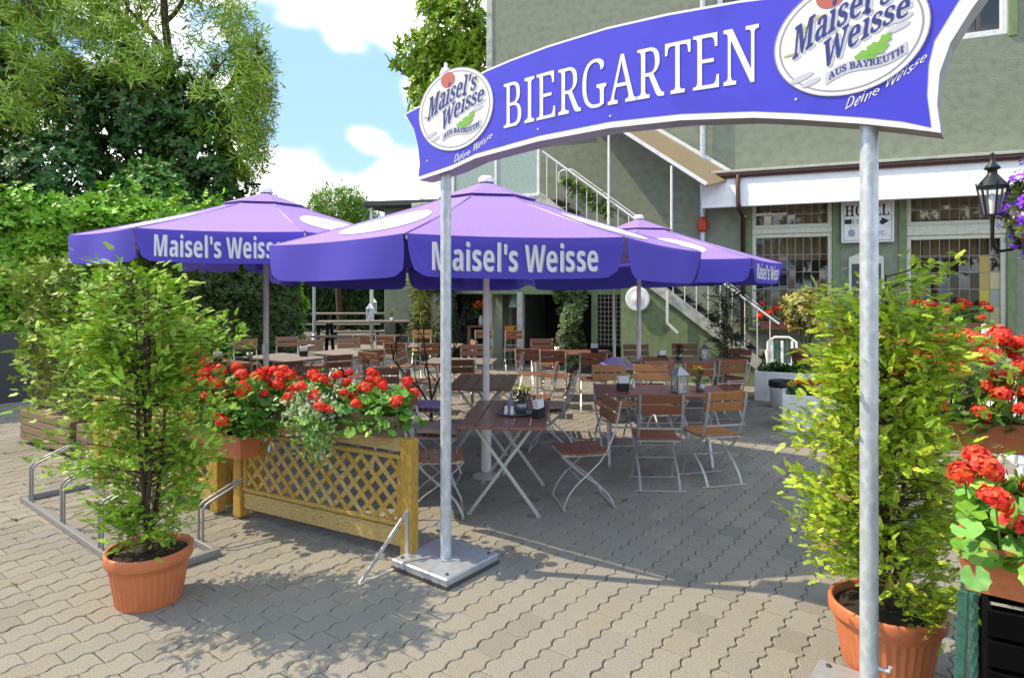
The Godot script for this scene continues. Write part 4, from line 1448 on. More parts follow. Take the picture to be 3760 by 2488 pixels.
func hotel() -> void:
	var g := thing("hotel_building", "grey-green rendered hotel with leaded windows and a white canopy board", "building", FACE_AT, FACE_TURN)
	var holes := [[-0.25, 2.75, 0.0, 2.3], [5.22, 6.655, 1.03, 3.5], [7.87, 9.36, 1.11, 3.5], [7.86, 9.38, 6.2, 8.05], [4.56, 6.06, 7.36, 9.05]]
	var w := MB.new()
	walled(w, -0.5, 13.0, 0.0, 13.0, -0.35, 0.0, holes)
	w.box(Vector3(-0.33, 6.5, -4.5), Vector3(0.34, 13.0, 8.3))
	part("wall", w, M.stucco, g)
	var c := MB.new()
	c.box(Vector3(-0.575, 6.5, -0.1), Vector3(0.15, 13.0, 0.25), 0.01)
	part("corner_strip", c, M.pale_trim, g)
	var r := MB.new()
	r.box(Vector3(6.25, 13.1, -4.3), Vector3(14.2, 0.2, 9.4))
	part("roof", r, M.dark_steel, g)
	# rooms behind the glass
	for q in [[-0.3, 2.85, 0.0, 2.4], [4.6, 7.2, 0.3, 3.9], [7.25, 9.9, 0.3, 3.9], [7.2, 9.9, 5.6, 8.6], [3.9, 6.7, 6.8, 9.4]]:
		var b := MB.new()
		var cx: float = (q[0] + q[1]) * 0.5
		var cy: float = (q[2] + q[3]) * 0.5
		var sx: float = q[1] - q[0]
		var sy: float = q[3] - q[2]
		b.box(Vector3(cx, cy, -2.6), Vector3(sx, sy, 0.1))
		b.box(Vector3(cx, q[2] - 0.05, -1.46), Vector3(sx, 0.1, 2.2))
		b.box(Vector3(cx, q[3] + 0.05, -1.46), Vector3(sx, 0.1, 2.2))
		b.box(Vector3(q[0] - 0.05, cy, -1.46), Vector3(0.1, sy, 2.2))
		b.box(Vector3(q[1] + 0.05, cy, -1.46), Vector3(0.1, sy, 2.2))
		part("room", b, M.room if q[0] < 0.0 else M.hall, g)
	rng.seed = 51
	leaded(g, 5.22, 6.655, 1.03, 2.86, 9, 5, -0.06)
	leaded(g, 5.22, 6.655, 2.965, 3.5, 9, 2, -0.06)
	var st := {"7,0": "stained_cream", "8,0": "stained_cream", "7,1": "stained_yellow", "8,1": "stained_grey", "7,2": "stained_ochre", "8,2": "stained_cream", "7,3": "stained_ochre"}
	leaded(g, 7.87, 9.36, 1.11, 2.75, 9, 5, -0.06, st)
	leaded(g, 7.87, 9.36, 2.93, 3.5, 9, 2, -0.06)
	for q in [[5.24, 6.64], [7.89, 9.34]]:
		for s in 2:
			var cu := MB.new()
			cu.st.set_smooth_group(1)
			var lo: float = [3.05, 2.35][s]
			for i in 60:
				var ta := lerpf(q[0], q[1], i / 60.0)
				var tb := lerpf(q[0], q[1], (i + 1) / 60.0)
				var oa := -0.24 - 0.22 * s + 0.03 * sin(ta * 40.0)
				var ob := -0.24 - 0.22 * s + 0.03 * sin(tb * 40.0)
				cu.quad(Vector3(ta, lo, oa), Vector3(tb, lo, ob), Vector3(tb, 3.5 - 0.6 * s, ob), Vector3(ta, 3.5 - 0.6 * s, oa))
			part("curtain", cu, M.curtain, g)
	for q in [[5.22, 6.655, 2.86, 2.965], [7.87, 9.36, 2.75, 2.93]]:
		var b := MB.new()
		b.box(Vector3((q[0] + q[1]) * 0.5, (q[2] + q[3]) * 0.5, -0.04), Vector3(q[1] - q[0], q[3] - q[2] - 0.004, 0.1), 0.008)
		part("transom", b, M.cream, g)
	for q in [[5.22, 6.655, 0.97, 3.5], [7.87, 9.36, 1.05, 3.5]]:
		for s in 2:
			var b := MB.new()
			b.box(Vector3(q[s] + (0.065 if s else -0.065), (q[2] + q[3]) * 0.5, 0.012), Vector3(0.12, q[3] - q[2], 0.04), 0.006)
			part("surround", b, M.stucco_trim, g)
		var sl := MB.new()
		sl.box(Vector3((q[0] + q[1]) * 0.5, q[2] + 0.02, 0.05), Vector3(q[1] - q[0] + 0.1, 0.06, 0.2), 0.01)
		part("window_sill", sl, M.stucco_trim, g)
	for q in [[7.86, 9.38, 6.2, 8.05], [4.56, 6.06, 7.36, 9.05]]:
		var fr := part("window", frame_boxes(q[0], q[1], q[2], q[3], 0.1, -0.05, 0.1), M.white, g)
		var sash := MB.new()
		sash.box(Vector3((q[0] + q[1]) * 0.5 + 0.35, (q[2] + q[3]) * 0.5, -0.06), Vector3(0.06, q[3] - q[2] - 0.2, 0.06), 0.006)
		part("sash", sash, M.dark_steel, fr)
		var gl := MB.new()
		gl.box(Vector3((q[0] + q[1]) * 0.5, (q[2] + q[3]) * 0.5, -0.08), Vector3(q[1] - q[0] - 0.2, q[3] - q[2] - 0.2, 0.005))
		part("pane", gl, M.pane, fr)
		var sr := MB.new()
		sr.box(Vector3(q[1] + 0.07, (q[2] + q[3]) * 0.5, 0.012), Vector3(0.13, q[3] - q[2] + 0.1, 0.04), 0.006)
		part("surround", sr, M.stucco_trim, g)
	# canopy board, gutter and pipes
	var fb := MB.new()
	fb.box(Vector3(8.67, 3.68, 0.5), Vector3(8.66, 0.68, 0.04), 0.004, Basis(Vector3.RIGHT, -0.3))
	var board := part("canopy_board", fb, M.white, g)
	var back := MB.new()
	back.box(Vector3(8.67, 3.99, 0.2), Vector3(8.66, 0.04, 0.4), 0.004)
	back.box(Vector3(4.36, 3.68, 0.22), Vector3(0.04, 0.56, 0.44), 0.004)
	part("canopy_roof", back, M.white, board)
	var gt := MB.new()
	gt.tube([Vector3(4.4, 3.985, 0.47), Vector3(13.0, 3.985, 0.47)], [0.052], 12)
	part("gutter", gt, M.gutter, board)
	var fl := MB.new()
	fl.box(Vector3(8.67, 4.06, 0.4), Vector3(8.7, 0.05, 0.24), 0.006)
	part("edge_flashing", fl, M.pale_trim, board)
	var dp := MB.new()
	dp.tube([Vector3(5.0, 3.97, 0.49), Vector3(5.0, 3.8, 0.56), Vector3(5.02, 3.4, 0.68), Vector3(5.04, 3.3, 0.66), Vector3(5.06, 3.2, 0.14), Vector3(5.06, 0.1, 0.12)], [0.042], 12)
	part("downpipe", dp, M.gutter, g)
	var clip := MB.new()
	clip.tube([Vector3(5.06, 3.2, 0.12), Vector3(5.06, 3.225, 0.12)], [0.07], 14)
	part("pipe_clip", clip, M.cream, g)
	var vp := MB.new()
	vp.tube([Vector3(4.287, 2.4, 0.1), Vector3(4.287, 12.6, 0.1)], [0.055], 14)
	part("rain_pipe", vp, M.steel, g)
	var rb := MB.new()
	rb.lathe([Vector2(0.06, 2.93), Vector2(0.1, 2.98), Vector2(0.1, 3.16), Vector2(0.06, 3.24)], 8, Vector3(4.287, 0, 0.12), false)
	part("pipe_fitting", rb, M.red_paint, g)
	var wp := MB.new()
	wp.box(Vector3(9.75, 1.9, 0.012), Vector3(0.1, 0.26, 0.02), 0.004)
	part("wall_plate", wp, M.paper, g)
	var bm := MB.new()
	bm.box(Vector3(0.95, 5.55, 0.05), Vector3(1.3, 0.1, 0.12), 0.01)
	part("cable_bracket", bm, M.black, g)

	# HOTEL board and menu case
	var hs := thing("hotel_sign", "white board lettered HOTEL with an arrow to the right under the canopy", "sign", FACE_AT, FACE_TURN)
	var hb := MB.new()
	hb.box(Vector3(7.23, 3.02, 0.1), Vector3(0.86, 0.76, 0.1), 0.012)
	var bd := part("board", hb, M.white, hs)
	part("rim", frame_boxes(6.84, 7.62, 2.68, 3.36, 0.006, 0.152, 0.004), M.black, bd)
	letters("lettering", "HOTEL", "Droid Serif", 700, bd, M.black, func(u: float, v: float, t: float) -> Vector3: return Vector3(6.86 + u * 0.72, 3.13 + v * 0.2, 0.1505 + t * 0.004))
	letters("small_lettering", "er.", "Droid Serif", 700, bd, M.ink_grey, func(u: float, v: float, t: float) -> Vector3: return Vector3(7.4 + u * 0.12, 2.77 + v * 0.08, 0.1505 + t * 0.003))
	var ar := MB.new()
	ar.box(Vector3(6.915, 3.03, 0.1515), Vector3(0.12, 0.085, 0.003))
	ar.box(Vector3(7.0, 3.03, 0.1515), Vector3(0.012, 0.085, 0.003))
	ar.box(Vector3(7.07, 3.03, 0.1515), Vector3(0.012, 0.085, 0.003))
	ar.slab(PackedVector2Array([Vector2(7.42, 3.0), Vector2(7.47, 3.09), Vector2(7.58, 3.03), Vector2(7.47, 2.955)]), func(x: float, y: float, z: float) -> Vector3: return Vector3(x, y, z), 0.15, 0.153)
	part("arrow", ar, M.black, bd)
	var em := MB.new()
	em.slab(ellipse(Vector2(6.97, 2.82), 0.06, 0.07, 0, 20), func(x: float, y: float, z: float) -> Vector3: return Vector3(x, y, z), 0.15, 0.1525)
	part("print_mark", em, M.ink_grey, bd)
	var mc := thing("menu_case", "white gabled menu case on the wall below the HOTEL board", "menu case", FACE_AT, FACE_TURN)
	var mo := PackedVector2Array([Vector2(6.93, 1.75), Vector2(7.5, 1.75), Vector2(7.5, 2.37), Vector2(7.215, 2.5), Vector2(6.93, 2.37)])
	var mb := MB.new()
	mb.slab(mo, func(x: float, y: float, z: float) -> Vector3: return Vector3(x, y, z), 0.002, 0.09)
	part("case", mb, M.cream, mc)
	var mg := MB.new()
	mg.box(Vector3(7.215, 2.02, 0.092), Vector3(0.48, 0.46, 0.006), 0.002)
	part("menu_glass", mg, M.dark_steel, mc)


func stairs() -> void:
	var g := thing("outside_staircase", "covered outside staircase with white railings running down along the hotel wall", "staircase", FACE_AT, FACE_TURN)
	var o0 := 0.06
	var o1 := 1.15
	var slope := 0.763
	var rail := func(t: float) -> float: return 4.63 - (t - 1.2) * slope
	for q in [[o1, 1.2, 5.75, "handrail"], [o0 + 0.06, 1.5, 5.9, "handrail"]]:
		var b := MB.new()
		b.tube([Vector3(q[1], rail.call(q[1]), q[0]), Vector3(q[2], rail.call(q[2]), q[0])], [0.022], 8)
		part(q[3], b, M.white, g)
	var hook := MB.new()
	hook.tube([Vector3(1.2, rail.call(1.5) - 0.25, 0.12), Vector3(1.2, rail.call(1.5) - 0.05, 0.12), Vector3(1.28, rail.call(1.5), 0.12), Vector3(1.5, rail.call(1.5), 0.12)], [0.02], 8)
	part("handrail_end", hook, M.white, g)
	var t := 1.3
	while t < 5.6:
		var b := MB.new()
		b.tube([Vector3(t, rail.call(t), o1), Vector3(t, rail.call(t) - 1.0, o1)], [0.009], 6)
		part("baluster", b, M.white, g)
		t += 0.215
	for o in [o0 + 0.02, o1]:
		var b := MB.new()
		b.bar(Vector3(1.1, rail.call(1.1) - 1.0, o), Vector3(6.0, rail.call(6.0) - 1.0, o), 0.05, 0.2)
		part("stringer", b, M.pale_trim if o > 0.5 else M.dark_steel, g)
	for i in 20:
		var tt := 1.2 + i * 0.235
		var b := MB.new()
		b.box(Vector3(tt + 0.12, rail.call(tt) - 1.0, 0.6), Vector3(0.29, 0.04, 1.0), 0.004)
		part("tread", b, M.ground, g)
	for q in [[2.624, 4.98], [3.852, 4.13]]:
		var b := MB.new()
		b.tube([Vector3(q[0], 1.9, o1 + 0.03), Vector3(q[0], q[1], o1 + 0.03)], [0.022], 8)
		part("roof_post", b, M.white, g)
	# lean-to roof over the stairs: high along the wall, low along the outer edge
	var ra := Vector3(0.9, 6.79, 0.06)
	var rb := Vector3(4.95, 4.02, 0.06)
	var rc := Vector3(0.6, 6.54, 1.15)
	var rd := Vector3(4.5, 3.72, 1.15)
	var rf := MB.new()
	var dn := Vector3(0, -0.04, 0)
	rf.quad(rc, rd, rb, ra)
	rf.quad(ra + dn, rb + dn, rd + dn, rc + dn)
	rf.quad(rc + dn, rd + dn, rd, rc)
	rf.quad(rb + dn, ra + dn, ra, rb)
	rf.quad(rd + dn, rb + dn, rb, rd)
	rf.quad(ra + dn, rc + dn, rc, ra)
	part("stair_roof", rf, M.wood_sun, g)
	for q in [[ra, rb, 0.03], [rc, rd, 0.03]]:
		var b := MB.new()
		b.bar(q[0] + Vector3(0, 0.02, q[2]), q[1] + Vector3(0, 0.02, q[2]), 0.05, 0.07)
		part("roof_edge", b, M.white, g)
	var br := MB.new()
	br.bar(Vector3(3.78, 1.75, 1.22), Vector3(3.78, 1.12, 1.22), 0.045, 0.045, Vector3.RIGHT)
	br.bar(Vector3(3.78, 1.14, 1.22), Vector3(3.98, 0.95, 1.22), 0.045, 0.045)
	part("bracket", br, M.white, g)
	# wall below the stairs
	var u := MB.new()
	u.slab(PackedVector2Array([Vector2(2.85, 0), Vector2(5.6, 0), Vector2(5.6, rail.call(5.6) - 1.13), Vector2(2.85, rail.call(2.85) - 1.13)]), func(x: float, y: float, z: float) -> Vector3: return Vector3(x, y, z), 0.95, 1.1)
	part("under_wall", u, M.stucco_trim, g)
	# round white wall lamp
	var d := thing("wall_disc", "round white disc-shaped wall lamp on the green wall under the stairs", "wall lamp", FACE_AT, FACE_TURN)
	var db := MB.new()
	db.lathe([Vector2(0.0, 0.0), Vector2(0.2, 0.0), Vector2(0.2, 0.07), Vector2(0.235, 0.075), Vector2(0.24, 0.09), Vector2(0.23, 0.1), Vector2(0.2, 0.095), Vector2(0.1, 0.1), Vector2(0.05, 0.12), Vector2(0, 0.125)], 40)
	part("lamp_shade", db, M.plastic, d, Transform3D(Basis(Vector3.RIGHT, PI / 2), Vector3(3.2, 1.585, 1.1)))


func annex() -> void:
	var g := thing("annex", "low annex with a roof terrace over a dark open passage left of the stairs", "building", FACE_AT, FACE_TURN)
	var b := MB.new()
	b.box(Vector3(-0.45, 3.62, -1.0), Vector3(3.1, 0.2, 4.3), 0.01)
	part("terrace_slab", b, M.pale_trim, g)
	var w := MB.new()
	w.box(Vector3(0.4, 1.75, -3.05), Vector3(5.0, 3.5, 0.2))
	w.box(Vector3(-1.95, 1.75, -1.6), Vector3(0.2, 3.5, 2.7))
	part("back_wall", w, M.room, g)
	var lintel := MB.new()
	lintel.box(Vector3(0.45, 2.1, 0.42), Vector3(4.7, 0.9, 0.1), 0.01)
	part("lintel", lintel, M.stucco_trim, g)
	for t in [0.4, 1.5, 2.12]:
		var p := MB.new()
		p.box(Vector3(t, 0.85, 0.42), Vector3(0.14, 1.7, 0.14), 0.01)
		part("post", p, M.pale_trim if t < 1 else M.stucco_trim, g)
	for q in [[-0.9, 0.1], [0.13, 1.08]]:
		var s := MB.new()
		s.box(Vector3((q[0] + q[1]) * 0.5, 4.28, 1.12), Vector3(q[1] - q[0] - 0.06, 1.0, 0.012))
		part("screen", s, M.green_screen, g)
	for t in [-0.93, 0.12, 1.1]:
		var p := MB.new()
		p.box(Vector3(t, 4.3, 1.12), Vector3(0.06, 1.25, 0.06), 0.005)
		part("screen_post", p, M.white, g)
	var fr := MB.new()
	fr.box(Vector3(0.1, 3.74, 1.13), Vector3(2.1, 0.06, 0.07), 0.005)
	part("screen_rail", fr, M.white, g)
	var gr := part("grille", frame_boxes(2.18, 2.82, 0.55, 1.75, 0.03, 0.44, 0.03), M.iron, g)
	for i in 7:
		var m := MB.new()
		m.box(Vector3(2.25 + i * 0.083, 1.15, 0.44), Vector3(0.011, 1.14, 0.01))
		part("bar", m, M.lead, gr)
	for i in 12:
		var m := MB.new()
		m.box(Vector3(2.5, 0.62 + i * 0.097, 0.45), Vector3(0.6, 0.011, 0.008))
		part("bar", m, M.lead, gr)
	# counter table with an orange cloth, a vase of red flowers on it
	var tb := thing("counter_table", "high dark table half covered by an orange cloth before the passage", "table", Vector3(-0.42, 0, -15.6), -8.0)
	for i in 4:
		var m := MB.new()
		m.box(Vector3(0, 0.87, -0.24 + i * 0.16), Vector3(1.25, 0.04, 0.15), 0.004)
		part("plank", m, M.slat_brown, tb)
	for sx in [-1.0, 1.0]:
		for sz in [-1.0, 1.0]:
			var m := MB.new()
			m.box(Vector3(sx * 0.57, 0.425, sz * 0.25), Vector3(0.08, 0.85, 0.08), 0.005)
			part("leg", m, M.wood_grey, tb)
	var oc := MB.new()
	oc.slab(PackedVector2Array([Vector2(0.02, 0.902), Vector2(0.02, 0.896), Vector2(0.12, 0.894), Vector2(0.33, 0.52), Vector2(0.56, 0.894), Vector2(0.64, 0.896), Vector2(0.64, 0.902)]), func(x: float, y: float, z: float) -> Vector3: return Vector3(x, y, z), 0.335, 0.341)
	oc.box(Vector3(0.33, 0.896, 0.0), Vector3(0.62, 0.008, 0.67), 0.002)
	tag(part("orange_cloth", oc, M.orange_cloth, self, tb.transform), "orange cloth with a hanging corner on the high dark table", "tablecloth")
	var v := thing("flower_vase", "white vase of red flowers and pale leaves on the high table", "vase", Vector3(-0.75, 0.89, -15.55))
	var vb := MB.new()
	vb.lathe([Vector2(0, 0), Vector2(0.05, 0), Vector2(0.06, 0.1), Vector2(0.035, 0.2), Vector2(0.045, 0.24), Vector2(0.04, 0.24), Vector2(0, 0.1)], 18)
	part("vase", vb, M.plastic, v)
	var xf := []
	var cs := []
	rng.seed = 77
	for i in 40:
		xf.append(Transform3D(Basis.from_euler(Vector3(rng.randf_range(-0.7, 0.7), rng.randf() * TAU, rng.randf_range(-0.7, 0.7))), Vector3(rng.randfn() * 0.09, 0.25 + rng.randf() * 0.3, rng.randfn() * 0.09)))
		cs.append(shade_of(Color(0.1, 0.2, 0.05), 0.4))
	scatter("leaves", clump(4, 0.12, 0.04, 0.03, 8), M.leaf, xf, cs, v)
	for i in 4:
		part("flower", flower_ball(0.075, 20, i, Color(0.75, 0.08, 0.03)), M.petal, v, Transform3D(Basis(), Vector3(-0.1 + 0.05 * i, 0.48 + 0.06 * (i % 2), 0.06)))
	var lamp := thing("hanging_basket_lamp", "pale green hanging lamp shade above the high table", "lamp shade", Vector3(0.12, 1.35, -15.0))
	var lb := MB.new()
	lb.lathe([Vector2(0.2, 0.0), Vector2(0.1, 0.34), Vector2(0.09, 0.34), Vector2(0.19, 0.0)], 20)
	lb.tube([Vector3(0, 0.33, 0), Vector3(0, 0.62, 0)], [0.006], 6)
	part("lamp_shade", lb, M.green_screen, lamp)
	# low flat roof left of the annex
	var sh := thing("shed", "low shed with a dark flat roof behind the parasols", "shed", Vector3(-2.3, 0, -19.2), -12.0)
	var sr := MB.new()
	sr.box(Vector3(0, 4.15, 0), Vector3(3.4, 0.16, 2.6), 0.02)
	part("roof", sr, M.dark_steel, sh)
	var sw := MB.new()
	sw.box(Vector3(0.1, 2.04, -0.1), Vector3(2.6, 4.08, 2.0), 0.01)
	part("wall", sw, M.stucco, sh)
	var sp := MB.new()
	sp.box(Vector3(-1.5, 2.04, 1.1), Vector3(0.08, 4.06, 0.08), 0.005)
	part("post", sp, M.pole_white, sh)


# ---------------------------------------------------------------- greenery
func hedge(label: String, a: Vector3, b: Vector3, tall: float, deep: float, n: int, size: float, col: Color, mesh: Mesh, m: Material, called := "hedge", ragged := 0.25, back := false) -> void:
	var g := thing(called, label, "hedge", a, rad_to_deg(-atan2(b.z - a.z, b.x - a.x)))
	var L := a.distance_to(b)
	var core := MB.new()
	core.box(Vector3(L * 0.5, tall * 0.46, 0), Vector3(L - 0.3, tall * 0.9, deep * 0.55), 0.1)
	part("branches", core, M.branch, g)
	var bumps := noise(0.8, FastNoiseLite.TYPE_SIMPLEX, 3, int(L * 10))
	var xf := []
	var cs := []
	for i in n:
		var p: Vector3
		var d: Vector3
		var pick := rng.randf()
		var x := rng.randf() * L
		if pick < 0.3:
			var zz := rng.randf_range(-0.5, 0.62)
			p = Vector3(x, tall - 0.5 * deep * pow(maxf(0.0, zz + 0.05), 1.6), zz * deep)
			d = Vector3(0, 1, 0.25 + maxf(0.0, zz) * 0.7)
		elif pick < (0.9 if not back else 0.6):
			p = Vector3(x, rng.randf() * (tall - 0.25), deep * 0.5)
			d = Vector3(0, 0.5, 1)
		elif pick < 0.96:
			var e := 0.0 if rng.randf() < 0.5 else 1.0
			p = Vector3(L * e, rng.randf() * tall, rng.randf_range(-0.5, 0.5) * deep)
			d = Vector3(-1.0 + 2.0 * e, 0.4, 0)
		else:
			p = Vector3(x, rng.randf() * tall, -deep * 0.5)
			d = Vector3(0, 0.5, -1)
		var k := bumps.get_noise_3dv(p + a) * ragged + rng.randf_range(-0.1, 0.06)
		p += d.normalized() * k
		if d.y > 0.9 and bumps.get_noise_3d(p.x * 3.0, 4.0, p.z * 3.0) > 0.42:
			p.y += rng.randf() * ragged * 1.2
		d = (d + Vector3(rng.randf_range(-0.6, 0.6), rng.randf_range(-0.4, 0.6), rng.randf_range(-0.6, 0.6))).normalized()
		var sx := d.cross(Vector3(rng.randf_range(-1, 1), 0.3, rng.randf_range(-1, 1))).normalized()
		var s := size * rng.randf_range(0.65, 1.3)
		xf.append(Transform3D(Basis(sx * s, d * s, sx.cross(d) * s), p))
		cs.append(shade_of(col, 0.28))
	scatter("leaves", mesh, m, xf, cs, g)


func limb(b: MB, from: Vector3, to: Vector3, r: float, depth: int, out_pts: Array) -> void:
	var pts := []
	var rs := []
	var side := Vector3(rng.randf_range(-1, 1), rng.randf_range(-0.3, 0.3), rng.randf_range(-1, 1)) * from.distance_to(to) * 0.14
	for i in 7:
		var t := i / 6.0
		pts.append(from.lerp(to, t) + side * sin(t * 5.5) * (0.4 + t * 0.6))
		rs.append(lerpf(r, r * 0.45, t))
	b.tube(pts, rs, 8, false)
	out_pts.append(pts[-1])
	if depth > 0:
		for k in 3:
			var at: Vector3 = pts[3 + k]
			var dir := (to - from).normalized() + Vector3(rng.randf_range(-0.9, 0.9), rng.randf_range(-0.1, 0.7), rng.randf_range(-0.9, 0.9))
			limb(b, at, at + dir.normalized() * from.distance_to(to) * rng.randf_range(0.25, 0.42), r * 0.45, depth - 1, out_pts)


func tree(called: String, label: String, at: Vector3, trunk_h: float, tr: float, limbs: Array, blobs: Array, col: Color, mesh: Mesh, size: float, sd: int, hang := 0.0, inner := 0.6) -> Node3D:
	var g := thing(called, label, "tree", at)
	rng.seed = sd
	var b := MB.new()
	b.tube([Vector3(0, -0.05, 0), Vector3(0.03, 0.3, 0), Vector3(-0.05, trunk_h * 0.5, 0.05), Vector3(0, trunk_h, 0)], [tr * 1.35, tr, tr * 0.9, tr * 0.75], 12, false)
	var tips := []
	for l in limbs:
		limb(b, Vector3(0, trunk_h * l[3], 0), Vector3(l[0], l[1], l[2]), tr * 0.5, 2, tips)
	part("trunk", b, M.bark, g)
	var xf := []
	var cs := []
	var bumps := noise(0.7, FastNoiseLite.TYPE_SIMPLEX, 3, sd)
	for q in blobs:
		var c: Color = q[7] if q.size() > 7 else col
		fill_blob(xf, cs, Vector3(q[0], q[1], q[2]), Vector3(q[3], q[4], q[5]), q[6], size, c, bumps, hang, inner)
	scatter("crown", mesh, M.leaf, xf, cs, g)
	return g


func trees() -> void:
	rng.seed = 5
	var small := clump(9, 0.5, 0.2, 0.32, 2)
	var broad := clump(8, 0.55, 0.34, 0.3, 3)
	var thin := clump(10, 0.75, 0.11, 0.35, 4)
	# tall corkscrew willow at the left, with ivy over its lower half
	var wil := Color(0.3, 0.45, 0.06)
	var W := []
	for q in [[-3.6, 9.6, 0.3, 1.9, 1.1, 1.6, 420], [-1.6, 9.8, 0.0, 1.7, 1.3, 1.5, 360], [0.4, 10.1, 0, 1.5, 1.2, 1.5, 150], [1.6, 9.3, 0.2, 1.0, 0.9, 1.0, 90], [2.5, 8.2, 0.3, 0.55, 1.2, 0.9, 150], [2.95, 6.9, 0.4, 0.5, 1.25, 0.8, 210], [2.75, 5.5, 0.3, 0.5, 1.0, 0.8, 150], [-3.3, 8.2, 0.6, 1.6, 0.8, 1.2, 240], [-0.8, 8.3, 0.5, 1.7, 0.9, 1.2, 300], [-2.0, 7.2, 0.9, 1.1, 0.7, 0.9, 170], [1.2, 8.0, -0.5, 1.0, 0.7, 0.9, 60], [-2.6, 6.2, 0.9, 1.3, 0.9, 0.8, 240], [0.2, 7.2, 0.9, 1.2, 0.8, 0.7, 200], [2.2, 6.2, 0.9, 0.8, 1.0, 0.7, 150], [-4.3, 7.4, 0.5, 1.0, 1.2, 1.0, 260]]:
		W.append(q)
	var ws := tree("willow_tree", "tall loose willow with curling limbs and drooping twigs at the left", Vector3(-9.6, 0, -17.2), 4.6, 0.3, [[-3.4, 9.8, 0.3, 0.95], [-1.2, 10.6, -0.4, 1.0], [1.0, 10.6, 0.3, 1.0], [2.2, 7.7, 0.5, 0.9], [2.0, 6.8, -0.4, 0.85]], W, wil, clump(14, 0.75, 0.1, 0.5, 24), 0.34, 31, 0.9, 0.2)
	var ivy := []
	var ic := []
	var bm := noise(0.7, FastNoiseLite.TYPE_SIMPLEX, 3, 9)
	for q in [[0.0, 5.8, 0.4, 1.5, 1.9, 1.2, 1150], [1.35, 5.2, 0.4, 1.2, 1.9, 1.1, 900], [1.9, 3.8, 0.4, 1.0, 1.6, 1.0, 700], [-1.3, 6.3, 0.3, 1.0, 1.2, 1.0, 420]]:
		fill_blob(ivy, ic, Vector3(q[0], q[1], q[2]), Vector3(q[3], q[4], q[5]), q[6], 0.3, Color(0.05, 0.12, 0.022), bm, 0.3, 0.75)
	scatter("ivy", broad, M.leaf, ivy, ic, ws)
	tree("ivy_clad_tree", "dark ivy-clad tree at the left edge behind the hedge", Vector3(-13.6, 0, -16.6), 4.0, 0.3, [[-0.3, 7, 0, 1.0], [0.6, 6, 0.2, 0.9]], [[0.1, 5.6, 0, 1.2, 2.8, 1.2, 1500], [-0.6, 3.0, 0, 1.4, 2.2, 1.2, 900], [0.9, 3.6, 0.2, 0.7, 1.6, 0.8, 400]], Color(0.05, 0.1, 0.025), broad, 0.3, 32, 0.2, 0.7)
	tree("ivy_dome_bush", "rounded ivy-covered bush standing out above the hedge", Vector3(-11.1, 0, -15.6), 3.0, 0.14, [[0.2, 4.4, 0, 1.0]], [[0.0, 4.35, 0, 1.25, 1.1, 1.0, 1300], [0.0, 3.0, 0, 1.3, 1.0, 1.0, 600]], Color(0.05, 0.14, 0.028), broad, 0.22, 33, 0.2, 0.8)
	tree("pale_bush", "paler rounded bush right of the ivy dome above the hedge", Vector3(-8.4, 0, -15.0), 2.6, 0.1, [[0.1, 3.9, 0, 1.0]], [[0.1, 3.9, 0.1, 0.75, 0.85, 0.7, 620], [-0.5, 3.5, 0.1, 0.6, 0.7, 0.6, 300]], Color(0.11, 0.26, 0.05), broad, 0.2, 34, 0.1, 0.75)
	tree("maple_tree", "leafy green tree beside the hotel corner against the sky", Vector3(-1.9, 0, -22.0), 5.0, 0.3, [[-1.4, 10, 0.2, 1.0], [0.6, 11.0, 0.3, 1.0], [-0.8, 8.5, 0.4, 0.9]], [[-1.0, 9.5, 0.2, 1.0, 0.8, 1.0, 360], [-0.1, 8.8, 0.3, 1.2, 1.0, 1.1, 480], [0.1, 10.3, 0.2, 1.35, 1.1, 1.2, 560], [-0.4, 11.6, 0.1, 1.0, 0.8, 1.0, 320], [-0.9, 8.5, 0.2, 0.75, 0.6, 0.8, 200], [0.6, 9.6, 0.1, 1.2, 1.5, 1.0, 480], [-0.2, 8.0, 0.3, 1.4, 0.75, 1.0, 330]], Color(0.26, 0.41, 0.03), broad, 0.3, 35, 0.3, 0.55)
	tree("round_tree", "small round tree in the gap between the two parasol roofs", Vector3(-6.9, 0, -26.0), 3.0, 0.14, [[-0.5, 4.8, 0, 1.0], [0.6, 5.1, 0.2, 1.0]], [[-0.1, 4.9, 0, 1.2, 0.95, 1.0, 700], [0.7, 4.5, 0.1, 0.9, 0.8, 0.9, 360], [-0.9, 4.3, 0.1, 0.7, 0.7, 0.8, 260], [0.0, 3.6, 0.0, 1.2, 0.8, 1.0, 320]], Color(0.18, 0.36, 0.03), thin, 0.3, 36, 0.0, 0.5)
	tree("distant_bush", "tiny wispy tree top behind the shed roof", Vector3(-4.1, 0, -30.0), 4.5, 0.1, [[0.1, 5.6, 0, 1.0]], [[0.1, 5.45, 0, 0.5, 0.45, 0.5, 60]], Color(0.12, 0.17, 0.07), thin, 0.28, 37)
	rng.seed = 61
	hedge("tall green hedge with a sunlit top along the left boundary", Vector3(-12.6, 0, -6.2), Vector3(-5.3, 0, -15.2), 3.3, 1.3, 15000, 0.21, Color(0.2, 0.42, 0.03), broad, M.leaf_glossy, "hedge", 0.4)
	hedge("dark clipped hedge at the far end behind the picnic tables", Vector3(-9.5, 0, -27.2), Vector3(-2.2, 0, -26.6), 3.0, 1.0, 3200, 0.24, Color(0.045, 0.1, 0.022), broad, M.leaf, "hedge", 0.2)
	hedge("dark hedge with climbing beans behind the left tables", Vector3(-8.6, 0, -11.0), Vector3(-4.75, 0, -14.1), 2.25, 0.7, 5200, 0.17, Color(0.06, 0.1, 0.026), broad, M.leaf, "hedge", 0.35)
